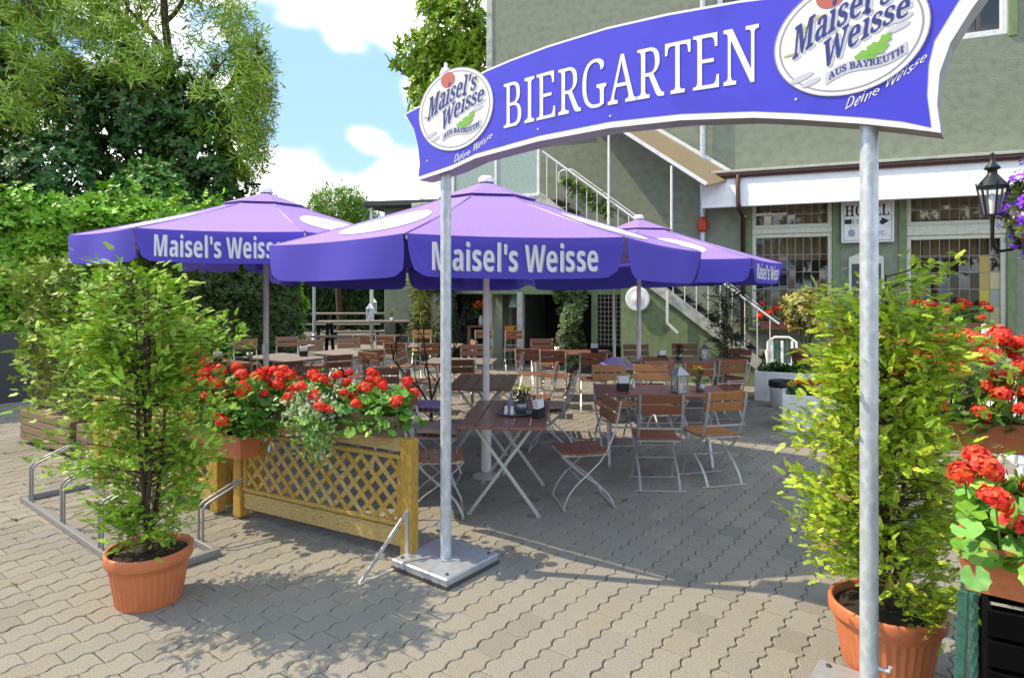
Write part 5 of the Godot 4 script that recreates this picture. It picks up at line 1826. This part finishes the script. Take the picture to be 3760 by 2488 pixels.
	# climber screens around the passage
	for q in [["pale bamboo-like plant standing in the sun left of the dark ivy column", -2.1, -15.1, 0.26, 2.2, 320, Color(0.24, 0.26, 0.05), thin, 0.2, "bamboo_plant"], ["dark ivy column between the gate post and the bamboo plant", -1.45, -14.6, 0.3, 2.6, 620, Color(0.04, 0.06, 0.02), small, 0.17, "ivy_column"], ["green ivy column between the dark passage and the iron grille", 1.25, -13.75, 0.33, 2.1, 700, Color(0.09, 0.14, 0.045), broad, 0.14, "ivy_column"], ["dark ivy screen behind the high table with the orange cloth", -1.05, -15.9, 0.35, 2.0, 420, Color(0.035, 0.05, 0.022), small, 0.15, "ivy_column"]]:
		var g := thing(q[9], q[0], "plant", Vector3(q[1], 0, q[2]))
		var b := MB.new()
		for i in 4:
			b.tube([Vector3(0.1 * cos(i * 1.6), 0, 0.1 * sin(i * 1.6)), Vector3(0.16 * cos(i * 1.6 + 1), q[4] * 0.5, 0.16 * sin(i * 1.6 + 1)), Vector3(0.1 * cos(i * 1.6 + 2), q[4] * 0.95, 0)], [0.03, 0.025, 0.015], 6, false)
		part("stems", b, M.bark, g)
		var xf := []
		var cs := []
		for i in q[5]:
			var y := rng.randf()
			var a := rng.randf() * TAU
			var r: float = q[3] * (0.75 + 0.35 * sin(y * 9.0 + a * 2.0)) * sqrt(rng.randf_range(0.4, 1.0))
			var d := Vector3(cos(a), 0.25, sin(a)).normalized()
			var s: float = q[8] * rng.randf_range(0.7, 1.3)
			var x := d.cross(Vector3(rng.randf_range(-1, 1), 1, 0)).normalized()
			xf.append(Transform3D(Basis(x * s, d * s, x.cross(d) * s), Vector3(cos(a) * r, (0.08 + 0.92 * y) * q[4], sin(a) * r)))
			cs.append(shade_of(q[6], 0.35))
		scatter("leaves", q[7], M.leaf, xf, cs, g)
	# vine on the stair railing
	var v := thing("stair_vine", "sunlit vine growing up the foot of the stair railing", "climbing plant", Vector3(1.15, 3.62, -13.35))
	var vx := []
	var vc := []
	for i in 130:
		var t := rng.randf()
		vx.append(Transform3D(Basis.from_euler(Vector3(rng.randf_range(-0.8, 0.8), rng.randf() * TAU, rng.randf_range(-0.8, 0.8))).scaled(Vector3.ONE * rng.randf_range(0.1, 0.19)), Vector3(t * 0.95 + rng.randfn() * 0.05 - 0.1, 0.42 - 0.75 * t + rng.randfn() * 0.1, 0.35 * t + rng.randfn() * 0.05)))
		vc.append(shade_of(Color(0.16, 0.25, 0.04), 0.3))
	scatter("leaves", broad, M.leaf, vx, vc, v)
	var vs := MB.new()
	vs.tube([Vector3(-0.1, -0.1, 0), Vector3(0.1, 0.3, 0.05), Vector3(0.9, -0.35, 0.35)], [0.012, 0.01, 0.006], 6)
	part("stem", vs, M.bark, v)
	# trellis planters in a row at the left
	var cols := [Color(0.27, 0.37, 0.07), Color(0.2, 0.34, 0.05)]
	for k in 2:
		var at := [Vector3(-5.7, 0, -7.8), Vector3(-4.5, 0, -7.0)][k] as Vector3
		var g := thing("trellis_planter", ["wooden planter box with a lattice trellis and sunlit climbers at the far left", "second trellis planter half hidden behind the left conifer"][k], "planter", at, -34.0, "trellis planters along the left edge")
		for i in 4:
			var b := MB.new()
			b.box(Vector3(0.68, 0.09 + i * 0.088, 0), Vector3(1.3, 0.08, 0.4), 0.005)
			part("board", b, M.wood_grey, g)
		for x in [0.03, 1.33]:
			var b := MB.new()
			b.box(Vector3(x, 0.98, 0.0), Vector3(0.06, 1.88, 0.06), 0.004)
			part("post", b, M.wood_grey, g)
		var tr := MB.new()
		tr.box(Vector3(0.68, 1.9, 0.0), Vector3(1.36, 0.05, 0.07), 0.004)
		part("top_rail", tr, M.pine_pale, g)
		for i in 11:
			for d in [-1.0, 1.0]:
				var x0 := 0.06 + i * 0.19 - 0.5
				var b := MB.new()
				var p0 := Vector3(x0 if d > 0 else 1.36 - x0, 0.45, d * 0.008)
				var p1 := Vector3(p0.x + d * 0.85, 1.86, d * 0.008)
				for c in [0.06, 1.3]:
					if (p0.x < c) != (p1.x < c):
						var f: float = (c - p0.x) / (p1.x - p0.x)
						if (c < 0.5) == (p0.x < c):
							p0 = p0.lerp(p1, f)
						else:
							p1 = p0.lerp(p1, f)
				if p0.x < 0.05 or p0.x > 1.31 or p0.distance_to(p1) < 0.1:
					continue
				b.bar(p0, p1, 0.008, 0.026, Vector3.RIGHT)
				part("slat", b, M.wood_grey, g)
		var xf := []
		var cs := []
		for i in 1500:
			var y := pow(rng.randf(), 0.6)
			var p := Vector3(rng.randf_range(-0.15, 1.5), 0.42 + y * 1.65 + rng.randfn() * 0.06, rng.randfn() * (0.09 + 0.09 * y))
			if y < 0.75 and rng.randf() < 0.45:
				continue
			xf.append(Transform3D(Basis.from_euler(Vector3(rng.randf_range(-0.9, 0.9), rng.randf() * TAU, rng.randf_range(-0.9, 0.9))).scaled(Vector3.ONE * rng.randf_range(0.09, 0.17)), p))
			cs.append(shade_of(cols[k], 0.3))
		scatter("climber", broad, M.leaf, xf, cs, g)
	# bare twisted shrub in the middle of the tables
	var sh := thing("twisted_shrub", "bare twisted shrub with few twigs beside the left gate post", "shrub", Vector3(-0.98, 0, -7.9))
	var sb := MB.new()
	var tips := []
	rng.seed = 14
	for q in [[-0.35, 1.15, 0.1], [0.2, 1.3, 0.0], [-0.1, 1.35, -0.2]]:
		limb(sb, Vector3(0, 0.0, 0), Vector3(q[0], q[1], q[2]), 0.017, 2, tips)
	part("branches", sb, M.bark, sh)


func street_trees() -> void:  # what the windows mirror: trees and a house across the street, behind the camera
	var broad := clump(8, 0.55, 0.34, 0.3, 3)
	for q in [[-11.0, 13.0, 44], [-5.0, 15.0, 45], [0.5, 14.0, 46], [6.0, 15.5, 47]]:
		tree("street_tree", "street tree across the road %s" % ["at the far left", "left of the middle", "right of the middle", "at the far right"][int(q[2]) - 44], Vector3(q[0], 0, q[1]), 3.2, 0.2, [[-1, 5.5, 0, 1.0], [1, 6, 0.3, 1.0]], [[0, 5.2, 0, 2.6, 2.2, 2.2, 900], [-1.2, 3.8, 0.2, 1.5, 1.2, 1.4, 320], [1.3, 4.0, -0.2, 1.5, 1.3, 1.4, 320]], Color(0.1, 0.17, 0.03), broad, 0.5, q[2])


func bike_rack() -> void:
	var g := thing("bicycle_rack", "galvanised bicycle rack with bent double hoops lying behind the left pot", "bicycle rack", Vector3(-4.188, 0, -5.55), -39.0)
	var L := 2.38
	var D := -0.5
	for q in [[Vector3(0, 0.025, 0), Vector3(L, 0.025, 0)], [Vector3(0, 0.025, D), Vector3(L, 0.025, D)], [Vector3(0, 0.025, 0.02), Vector3(0, 0.025, D - 0.02)], [Vector3(L, 0.025, 0.02), Vector3(L, 0.025, D - 0.02)]]:
		var b := MB.new()
		var a: Vector3 = q[0]
		var e: Vector3 = q[1]
		if absf(e.z - a.z) > 0.1:
			b.bar(a, e, 0.045, 0.05, Vector3.UP, 0.003)
		else:
			b.bar(a + Vector3(0.03, 0.0, 0), e - Vector3(0.03, 0.0, 0), 0.04, 0.046, Vector3.UP, 0.003)
		part("rail", b, M.rack_steel, g)
	for i in 6:
		var x := 0.22 + i * 0.385
		var z0 := 0.0 if i % 2 == 0 else D
		var h := 0.36 if i % 2 == 0 else 0.3
		var b := MB.new()
		for s in [-0.032, 0.032]:
			b.tube([Vector3(x + s, 0.04, z0), Vector3(x + s, h * 0.9, z0), Vector3(x + s, h, z0 - 0.03), Vector3(x + s, h + 0.09, z0 - 0.26), Vector3(x + s * 0.8, h + 0.1, z0 - 0.3)], [0.009], 8)
		b.tube([Vector3(x - 0.026, h + 0.1, z0 - 0.3), Vector3(x, h + 0.103, z0 - 0.315), Vector3(x + 0.026, h + 0.1, z0 - 0.3)], [0.009], 8)
		part("hoop", b, M.rack_steel, g)


func flower_stand(label: String, at: Vector3, turn: float, w: float, h: float) -> void:
	var g := thing("plant_stand", label, "plant stand", at, turn, "green iron plant stands")
	for sx in [0.02, w - 0.02]:
		for sz in [-1.0, 1.0]:
			var b := MB.new()
			b.bar(Vector3(sx, h, sz * 0.08), Vector3(sx + (-0.03 if sx < 0.1 else 0.03), 0.01, sz * 0.1), 0.03, 0.012, Vector3.BACK, 0.002)
			part("leg", b, M.green_metal, g)
			var tw := MB.new()
			for i in 34:
				var y0 := h * i / 34.0
				var a := i * 0.55
				tw.box(Vector3(sx + 0.028 * (1.0 if sx < 0.1 else -1.0), y0 + h / 68.0, sz * 0.085), Vector3(0.014, h / 34.0, 0.014), 0.0, Basis(Vector3.UP, a))
			part("twisted_bar", tw, M.green_metal, g)
	for y in [h - 0.012]:
		for sz in [-1.0]:
			var b := MB.new()
			b.bar(Vector3(0.0, y, sz * 0.085), Vector3(w, y, sz * 0.085), 0.02, 0.012)
			part("rail", b, M.green_metal, g)


func monobloc(label: String, at: Vector3, turn: float) -> Node3D:
	var g := thing("plastic_chair", label, "chair", at, turn, "white plastic garden chairs")
	var s := MB.new()
	s.box(Vector3(0, 0.42, 0), Vector3(0.46, 0.03, 0.44), 0.01)
	part("seat", s, M.plastic, g)
	for i in 5:
		var b := MB.new()
		b.box(Vector3(-0.17 + i * 0.085, 0.64, -0.24), Vector3(0.045, 0.4, 0.018), 0.006, Basis(Vector3.RIGHT, -0.16))
		part("back_slat", b, M.green_plastic if i % 2 else M.plastic, g)
	var hr := MB.new()
	hr.tube([Vector3(-0.25, 0.44, -0.2), Vector3(-0.24, 0.82, -0.27), Vector3(-0.12, 0.9, -0.29), Vector3(0.12, 0.9, -0.29), Vector3(0.24, 0.82, -0.27), Vector3(0.25, 0.44, -0.2)], [0.022], 8)
	part("back_frame", hr, M.plastic, g)
	for x in [-1.0, 1.0]:
		var a := MB.new()
		a.tube([Vector3(x * 0.25, 0.62, -0.24), Vector3(x * 0.28, 0.66, -0.05), Vector3(x * 0.28, 0.66, 0.16), Vector3(x * 0.27, 0.6, 0.21), Vector3(x * 0.25, 0.42, 0.21)], [0.024], 8)
		part("arm", a, M.plastic, g)
		for z in [-0.2, 0.2]:
			var l := MB.new()
			l.tube([Vector3(x * 0.21, 0.42, z), Vector3(x * 0.25, 0.0, z * 1.2)], [0.028, 0.02], 8)
			part("leg", l, M.plastic, g)
	return g


func right_side() -> void:
	rng.seed = 91
	var broad := clump(8, 0.55, 0.34, 0.3, 3)
	# white planter boxes
	for q in [["white square planter box farther back beside the white tub", Vector3(3.9, 0, -10.42), 0.95, 0.5], ["white planter box nearer to the camera with red flowers", Vector3(3.42, 0, -8.2), 1.3, 0.55]]:
		var g := thing("white_planter", q[0], "planter", q[1], -23.9, "white planter boxes")
		var b := MB.new()
		var L: float = q[2]
		var D: float = q[3]
		b.box(Vector3(L * 0.5, 0.235, -0.02), Vector3(L, 0.47, 0.04), 0.004)
		b.box(Vector3(L * 0.5, 0.235, -D + 0.02), Vector3(L, 0.47, 0.04), 0.004)
		b.box(Vector3(0.02, 0.235, -D * 0.5), Vector3(0.04, 0.47, D - 0.082), 0.004)
		b.box(Vector3(L - 0.02, 0.235, -D * 0.5), Vector3(0.04, 0.47, D - 0.082), 0.004)
		part("box", b, M.white, g)
		var s := MB.new()
		s.box(Vector3(L * 0.5, 0.21, -D * 0.5), Vector3(L - 0.085, 0.4, D - 0.085))
		part("soil", s, M.soil, g)
		var xf := []
		var cs := []
		for i in 150:
			xf.append(Transform3D(Basis.from_euler(Vector3(rng.randf_range(-0.6, 0.6), rng.randf() * TAU, rng.randf_range(-0.6, 0.6))).scaled(Vector3.ONE * rng.randf_range(0.07, 0.15)), Vector3(rng.randf_range(0.08, L - 0.08), 0.43 + rng.randf() * 0.14, -rng.randf_range(0.07, D - 0.07))))
			cs.append(shade_of(Color(0.05, 0.14, 0.03), 0.35))
		scatter("plants", broad, M.leaf, xf, cs, g)
		if L > 1.0:
			for i in 9:
				part("flower_head", flower_ball(0.055, 20, i, Color(0.75, 0.05, 0.02) if i % 3 else Color(0.75, 0.3, 0.03)), M.petal, g, Transform3D(Basis(), Vector3(0.12 + i * 0.09, 0.56 + rng.randf() * 0.06, -rng.randf_range(0.1, 0.35))))
	var tub := thing("white_tub", "round white tub with a black rim between the two white planters", "tub", Vector3(4.12, 0, -9.85))
	var tb := MB.new()
	tb.lathe([Vector2(0, 0), Vector2(0.175, 0), Vector2(0.195, 0.3), Vector2(0.2, 0.31)], 32)
	part("tub", tb, M.plastic, tub)
	var tr := MB.new()
	tr.lathe([Vector2(0.2, 0.31), Vector2(0.205, 0.32), Vector2(0.205, 0.4), Vector2(0.19, 0.405), Vector2(0.17, 0.39), Vector2(0.165, 0.3), Vector2(0, 0.3)], 32)
	part("rim", tr, M.black, tub)
	# yellow-leaved plant in a clay pot on the farther planter
	var cr := thing("variegated_shrub", "yellow-green round shrub in a clay pot behind the white planter", "potted plant", Vector3(4.78, 0, -10.55))
	pot(cr, 0.24, 0.34, 0.47, M.terracotta_old)
	var st := MB.new()
	st.box(Vector3(0, 0.235, 0), Vector3(0.4, 0.47, 0.4), 0.01)
	part("plinth", st, M.white, cr)
	var xf := []
	var cs := []
	var bm := noise(0.9, FastNoiseLite.TYPE_SIMPLEX, 2, 4)
	fill_blob(xf, cs, Vector3(0, 1.45, 0), Vector3(0.36, 0.36, 0.36), 330, 0.16, Color(0.34, 0.33, 0.1), bm, 0.2, 0.4)
	scatter("leaves", broad, M.leaf, xf, cs, cr)
	var cb := MB.new()
	for i in 5:
		cb.tube([Vector3(0.03 * cos(i * 1.3), 0.75, 0.03 * sin(i * 1.3)), Vector3(0.2 * cos(i * 1.3), 1.4, 0.2 * sin(i * 1.3))], [0.012, 0.008], 6)
	part("stems", cb, M.bark, cr)
	# tall dark conifer in a red pot
	conifer("tall dark conifer in a red pot beside the green wall and white planters", Vector3(3.5, 0, -10.55), 0.24, 0.34, 1.95, 0.4, Color(0.05, 0.085, 0.03), 73, 0.0, M.terracotta_old, 3200, 0.05)
	for q in [["white plastic garden chair with green back slats behind the yellow shrub", 4.85, -11.6, -20.0], ["white plastic chair partly hidden behind the right conifer", 5.95, -11.3, 15.0], ["white plastic chair by the steps at the far right", 7.1, -10.9, 30.0]]:
		monobloc(q[0], Vector3(q[1], 0, q[2]), q[3])
	# window boxes with red geraniums
	for q in [[5.93, 1.0, "window box of red geraniums under the left leaded window"], [8.5, 1.05, "window box of red geraniums under the right leaded window"]]:
		var f := deg_to_rad(FACE_TURN)
		var p := FACE_AT + Basis(Vector3.UP, f) * Vector3(q[0], q[1], 0.25)
		var g := thing("window_box", q[2], "window box", p, FACE_TURN, "geranium boxes on the window sills")
		trough(g, 1.1, 0.18, 0.0, 0.16, M.terracotta_old)
		geraniums(g, 1.1, 0.2, 0.14, 0.38, 13, 90, 0.075)
	# white hand rail of the entrance steps
	var hr := thing("entrance_railing", "white tubular hand rail of the entrance steps at the right edge", "railing", Vector3(5.1, 0, -7.0))
	for q in [[[Vector3(0, 0, 0), Vector3(0, 1.43, 0)], "post"], [[Vector3(0, 1.43, 0), Vector3(0.14, 1.02, 0.2), Vector3(0.18, 0.9, 0.22)], "handrail"], [[Vector3(0.18, 0, 0.22), Vector3(0.18, 0.92, 0.22)], "post"], [[Vector3(0.06, 1.24, 0.08), Vector3(0.9, 1.23, -0.05)], "crossbar"]]:
		var b := MB.new()
		b.tube(q[0], [0.022], 8)
		part(q[1], b, M.white, hr)
	# stands with geranium boxes in the right foreground
	var dirx := 37.9
	flower_stand("green iron plant stand with twisted bars at the lower right edge", Vector3(1.625, 0, -2.36), -dirx, 0.6, 0.775)
	var A := thing("geranium_box", "terracotta flower box of red geraniums at the right edge, nearest to the camera", "flower box", Vector3(1.625, 0.78, -2.36) + Vector3(0.789, 0, 0.614) * 0.31, -dirx, "terracotta boxes of red geraniums")
	trough(A, 0.6, 0.2, 0.0, 0.17, M.terracotta)
	rng.seed = 7
	geraniums(A, 0.46, 0.24, 0.13, 0.34, 20, 300, 0.055, 150)
	flower_stand("second green plant stand farther back behind the right conifer", Vector3(2.25, 0, -4.1), -20.0, 0.95, 0.85)
	var Bx := thing("geranium_box", "second terracotta geranium box, behind the right conifer", "flower box", Vector3(2.66, 0.88, -3.9), -20.0, "terracotta boxes of red geraniums")
	trough(Bx, 0.95, 0.2, 0.0, 0.17, M.terracotta)
	geraniums(Bx, 1.1, 0.32, 0.13, 0.52, 100, 420, 0.056)
	var crate := thing("black_crate", "black slatted crate standing under the right plant stand", "crate", Vector3(2.02, 0, -2.62), -30.0)
	for i in 5:
		for sz in [-1.0, 1.0]:
			var b := MB.new()
			b.box(Vector3(0.15, 0.07 + i * 0.118, sz * 0.17), Vector3(0.5, 0.1, 0.018), 0.003)
			part("slat", b, M.dull_black, crate)
	for sx in [-0.09, 0.39]:
		var b := MB.new()
		b.box(Vector3(sx, 0.3, 0), Vector3(0.02, 0.58, 0.32), 0.003)
		part("end_panel", b, M.dull_black, crate)
	# white table with lantern and flowers at the right edge
	var wt := thing("white_table", "round white table cut by the right edge of the picture", "table", Vector3(4.75, 0, -5.95))
	var wb := MB.new()
	wb.lathe([Vector2(0, 0.71), Vector2(0.48, 0.71), Vector2(0.5, 0.725), Vector2(0.49, 0.745), Vector2(0, 0.745)], 40)
	part("tabletop", wb, M.plastic, wt)
	var wl := MB.new()
	wl.lathe([Vector2(0.0, 0.0), Vector2(0.28, 0.0), Vector2(0.26, 0.04), Vector2(0.06, 0.08), Vector2(0.05, 0.7), Vector2(0.0, 0.71)], 20)
	part("leg", wl, M.plastic, wt)
	house_lantern("white lantern on the round white table at the right edge", Vector3(4.42, 0.745, -5.9), 20, M.plastic, 0.26, 0.11)
	table_plant("orange flowers in a pot on the round white table", Vector3(4.62, 0.745, -6.0), M.paper, Color(0.06, 0.12, 0.03), Color(0.75, 0.25, 0.03), 0.2)
	var wc := monobloc("grey-white chair pushed up to the round white table", Vector3(4.3, 0, -5.25), 160.0)
	# lantern on an iron bracket, hanging basket beside it
	var lt := thing("wrought_lantern", "old black street lantern with clear panes below the canopy at the right", "lantern", Vector3(3.56, 2.1, -4.8), 12.0)
	lt.scale = Vector3.ONE * 0.9
	var fb := MB.new()
	var wv := 0.105
	var nv := 0.062
	for k in 6:
		var a0 := TAU * k / 6
		var a1 := TAU * (k + 1) / 6
		fb.bar(Vector3(cos(a0) * nv, 0.3, sin(a0) * nv), Vector3(cos(a0) * wv, 0.53, sin(a0) * wv), 0.012, 0.012)
		fb.bar(Vector3(cos(a0) * wv, 0.53, sin(a0) * wv), Vector3(cos(a1) * wv, 0.53, sin(a1) * wv), 0.014, 0.02)
		fb.bar(Vector3(cos(a0) * nv, 0.3, sin(a0) * nv), Vector3(cos(a1) * nv, 0.3, sin(a1) * nv), 0.014, 0.014)
		fb.bar(Vector3(cos(a0) * wv, 0.53, sin(a0) * wv), Vector3(cos(a0) * wv * 1.08, 0.57, sin(a0) * wv * 1.08), 0.01, 0.01)
	part("frame", fb, M.iron, lt)
	var rf := MB.new()
	rf.lathe([Vector2(0.115, 0.535), Vector2(0.05, 0.62), Vector2(0.035, 0.64), Vector2(0.035, 0.67), Vector2(0.06, 0.68), Vector2(0.05, 0.7), Vector2(0.02, 0.735), Vector2(0.014, 0.78), Vector2(0.02, 0.8), Vector2(0.0, 0.82)], 18)
	part("roof", rf, M.iron, lt)
	for k in 6:
		var a0 := TAU * k / 6
		var a1 := TAU * (k + 1) / 6
		var p := MB.new()
		p.quad(Vector3(cos(a1) * nv, 0.305, sin(a1) * nv) * Vector3(0.98, 1, 0.98), Vector3(cos(a0) * nv, 0.305, sin(a0) * nv) * Vector3(0.98, 1, 0.98), Vector3(cos(a0) * wv, 0.525, sin(a0) * wv) * Vector3(0.98, 1, 0.98), Vector3(cos(a1) * wv, 0.525, sin(a1) * wv) * Vector3(0.98, 1, 0.98))
		part("pane", p, M.jar, lt)
	var bl := MB.new()
	bl.tube([Vector3(0, 0.31, 0), Vector3(0, 0.36, 0), Vector3(0, 0.44, 0), Vector3(0, 0.48, 0)], [0.018, 0.02, 0.026, 0.01], 12)
	part("bulb", bl, M.paper, lt)
	var arm := MB.new()
	arm.tube([Vector3(0, 0.3, 0), Vector3(0, 0.22, 0), Vector3(0, 0.06, 0), Vector3(0.05, 0.0, 0), Vector3(0.2, 0.02, 0), Vector3(0.35, 0.09, 0), Vector3(0.8, 0.09, 0)], [0.02, 0.016, 0.014, 0.013, 0.013, 0.013, 0.013], 8)
	arm.tube([Vector3(0.8, -2.33, 0), Vector3(0.8, 0.95, 0)], [0.035], 12)
	part("bracket", arm, M.iron, lt)
	var hb := thing("hanging_basket", "hanging basket of violet petunias beside the old lantern", "hanging basket", Vector3(3.86, 2.02, -4.7))
	var bk := MB.new()
	bk.lathe([Vector2(0, 0.05), Vector2(0.1, 0.08), Vector2(0.16, 0.2), Vector2(0.16, 0.22), Vector2(0.0, 0.2)], 20)
	bk.tube([Vector3(0, 0.2, 0), Vector3(0, 0.82, 0)], [0.006], 6)
	bk.tube([Vector3(0, 0.82, 0), Vector3(0.45, 0.86, 0)], [0.01], 6)
	part("basket", bk, M.terracotta_old, hb)
	var petal := clump(6, 0.6, 0.55, 0.2, 15)
	xf = []
	cs = []
	for i in 260:
		var d := Vector3(rng.randfn(), rng.randfn(), rng.randfn()).normalized()
		var p := Vector3(0, 0.38, 0) + d * Vector3(0.27, 0.4, 0.27) * rng.randf_range(0.75, 1.05)
		var s := rng.randf_range(0.035, 0.06)
		var x := d.cross(Vector3(0.3, 1, 0.2)).normalized()
		xf.append(Transform3D(Basis(x * s, d * s, x.cross(d) * s), p))
		cs.append([Color(0.26, 0.04, 0.8), Color(0.32, 0.07, 0.85), Color(0.22, 0.03, 0.66), Color(0.65, 0.5, 0.8), Color(0.28, 0.05, 0.8)][i % 5])
	scatter("petunias", petal, M.petal_violet, xf, cs, hb)
	xf = []
	cs = []
	for i in 120:
		var d := Vector3(rng.randfn(), rng.randfn(), rng.randfn()).normalized()
		xf.append(Transform3D(Basis.from_euler(d * 2.0).scaled(Vector3.ONE * rng.randf_range(0.06, 0.12)), Vector3(0, 0.34, 0) + d * Vector3(0.21, 0.28, 0.21)))
		cs.append(shade_of(Color(0.12, 0.18, 0.04), 0.3))
	scatter("leaves", broad, M.leaf, xf, cs, hb)
	for i in 4:
		part("pink_flower", flower_ball(0.07, 18, i, Color(0.8, 0.12, 0.35)), M.petal, hb, Transform3D(Basis(), Vector3(-0.08 + 0.07 * i, 0.7 + 0.03 * (i % 2), 0.05)))


func flower_barrier() -> void:
	rng.seed = 21
	barrier("wooden barrier with diagonal lattice and a flower trough, right of the bicycle rack", Vector3(-2.2, 0, -5.187), -28.8, true)
	barrier("second lattice barrier behind the left conifer and bicycle rack", Vector3(-3.9, 0, -6.1), -28.8, false)
	var e := Vector3(0.877, 0, 0.481)
	var n := Vector3(-0.481, 0, 0.877)
	rng.seed = 24
	var g := thing("geranium_trough", "long wooden trough of red geraniums and white blossoms on top of the barrier", "flower trough", Vector3(-2.23, 0.82, -5.187) + e * 1.09 - n * 0.02, -28.8)
	trough(g, 1.15, 0.17, 0.0, 0.15, M.wood_grey)
	geraniums(g, 1.12, 0.28, 0.06, 0.34, 42, 680, 0.042)
	var xf := []
	var cs := []
	for i in 1300:
		var p := Vector3(-0.1 + rng.randfn() * 0.11, 0.16 + rng.randfn() * 0.07, 0.13 + rng.randfn() * 0.07)
		if rng.randf() < 0.4:
			p = Vector3(-0.05 + rng.randfn() * 0.08, 0.0 + rng.randfn() * 0.09, 0.17 + rng.randfn() * 0.035)
		xf.append(Transform3D(Basis.from_euler(Vector3(rng.randf() * 6, rng.randf() * 6, rng.randf() * 6)).scaled(Vector3.ONE * rng.randf_range(0.016, 0.03)), p))
		cs.append(Color(0.72, 0.8, 0.62) if p.y > 0.1 and i % 3 else (Color(0.34, 0.56, 0.16) if i % 3 else Color(0.5, 0.66, 0.32)))
	scatter("white_blossoms", clump(6, 1.0, 0.6, 0.5, 6), M.leaf, xf, cs, g)
	var A := thing("geranium_box", "terracotta box of tall red geraniums hung at the left end of the barrier", "flower box", Vector3(-2.23, 0.56, -5.187) + e * 0.1 + n * 0.17, -28.8, "terracotta boxes of red geraniums")
	trough(A, 0.62, 0.2, 0.0, 0.18, M.terracotta)
	rng.seed = 27
	geraniums(A, 0.85, 0.28, 0.19, 0.5, 46, 560, 0.048)


func far_left() -> void:
	var p1 := picnic_table("black picnic table nearer to the camera, white lantern on it", Vector3(-4.1, 0, -17.9), 8.0)
	p1.scale = Vector3.ONE * 1.14
	copy(p1, "farther black picnic table close to the dark far hedge", Vector3(-5.8, 0, -23.0), 2.0)
	house_lantern("white lantern on the nearer picnic table", Vector3(-3.9, 0.872, -17.8), 10, M.plastic, 0.55, 0.2)
	house_lantern("white lantern on the farther picnic table", Vector3(-4.9, 0.872, -22.9), 10, M.plastic, 0.6, 0.22)
	table_plant("flower pot on the nearer picnic table right of its lantern", Vector3(-3.3, 0.872, -17.8), M.paper, Color(0.12, 0.16, 0.06), Color(0.5, 0.3, 0.2), 0.3)
	var g := thing("grey_pole", "thin galvanised pole beside the picnic tables", "pole", Vector3(-5.5, 0, -18.0))
	var b := MB.new()
	b.tube([Vector3(0, 0, 0), Vector3(0, 3.2, 0)], [0.04], 12)
	part("shaft", b, M.steel, g)
	var f := MB.new()
	f.lathe([Vector2(0, 0), Vector2(0.28, 0), Vector2(0.24, 0.12), Vector2(0.08, 0.3), Vector2(0.045, 0.5), Vector2(0, 0.5)], 18)
	part("foot", f, M.steel, g)
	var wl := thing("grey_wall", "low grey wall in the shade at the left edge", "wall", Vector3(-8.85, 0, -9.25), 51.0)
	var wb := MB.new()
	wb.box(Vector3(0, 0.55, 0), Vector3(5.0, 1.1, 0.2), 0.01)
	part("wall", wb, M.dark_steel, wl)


func _ready() -> void:
	rng.seed = 1
	camera_and_light()
	materials()
	paving()
	hotel()
	stairs()
	annex()
	trees()
	street_trees()
	gate_sign()
	parasol("large violet parasol in the middle, its front edge lettered in white", Vector3(-0.25, 0, -6.28), -13.4, Vector2(0.0, 0.03), 1, 2.0, 2.14, 2.83)
	parasol("violet parasol at the left in front of the hedge", Vector3(-2.84, 0, -7.48), -14.0, Vector2(-0.01, 0.01), 1, 1.88, 2.33, 2.9)
	parasol("violet parasol at the right rear in front of the hotel windows", Vector3(1.89, 0, -9.65), -13.4, Vector2(0.0, 0.015), 0)
	seating()
	flower_barrier()
	bike_rack()
	conifer("tall feathery green conifer in a terracotta pot at the left front", Vector3(-2.145, 0, -3.83), 0.235, 0.31, 1.96, 0.52, Color(0.27, 0.45, 0.04), 101, 0.0, null, 15000, 0.05, 0.45, -0.03, -0.12)
	conifer("yellow-green conifer in a terracotta pot behind the right gate post", Vector3(1.78, 0, -3.08), 0.25, 0.3, 1.95, 0.365, Color(0.42, 0.56, 0.05), 102, 0.05, null, 16000, 0.03, 1.0, -0.06)
	right_side()
	far_left()
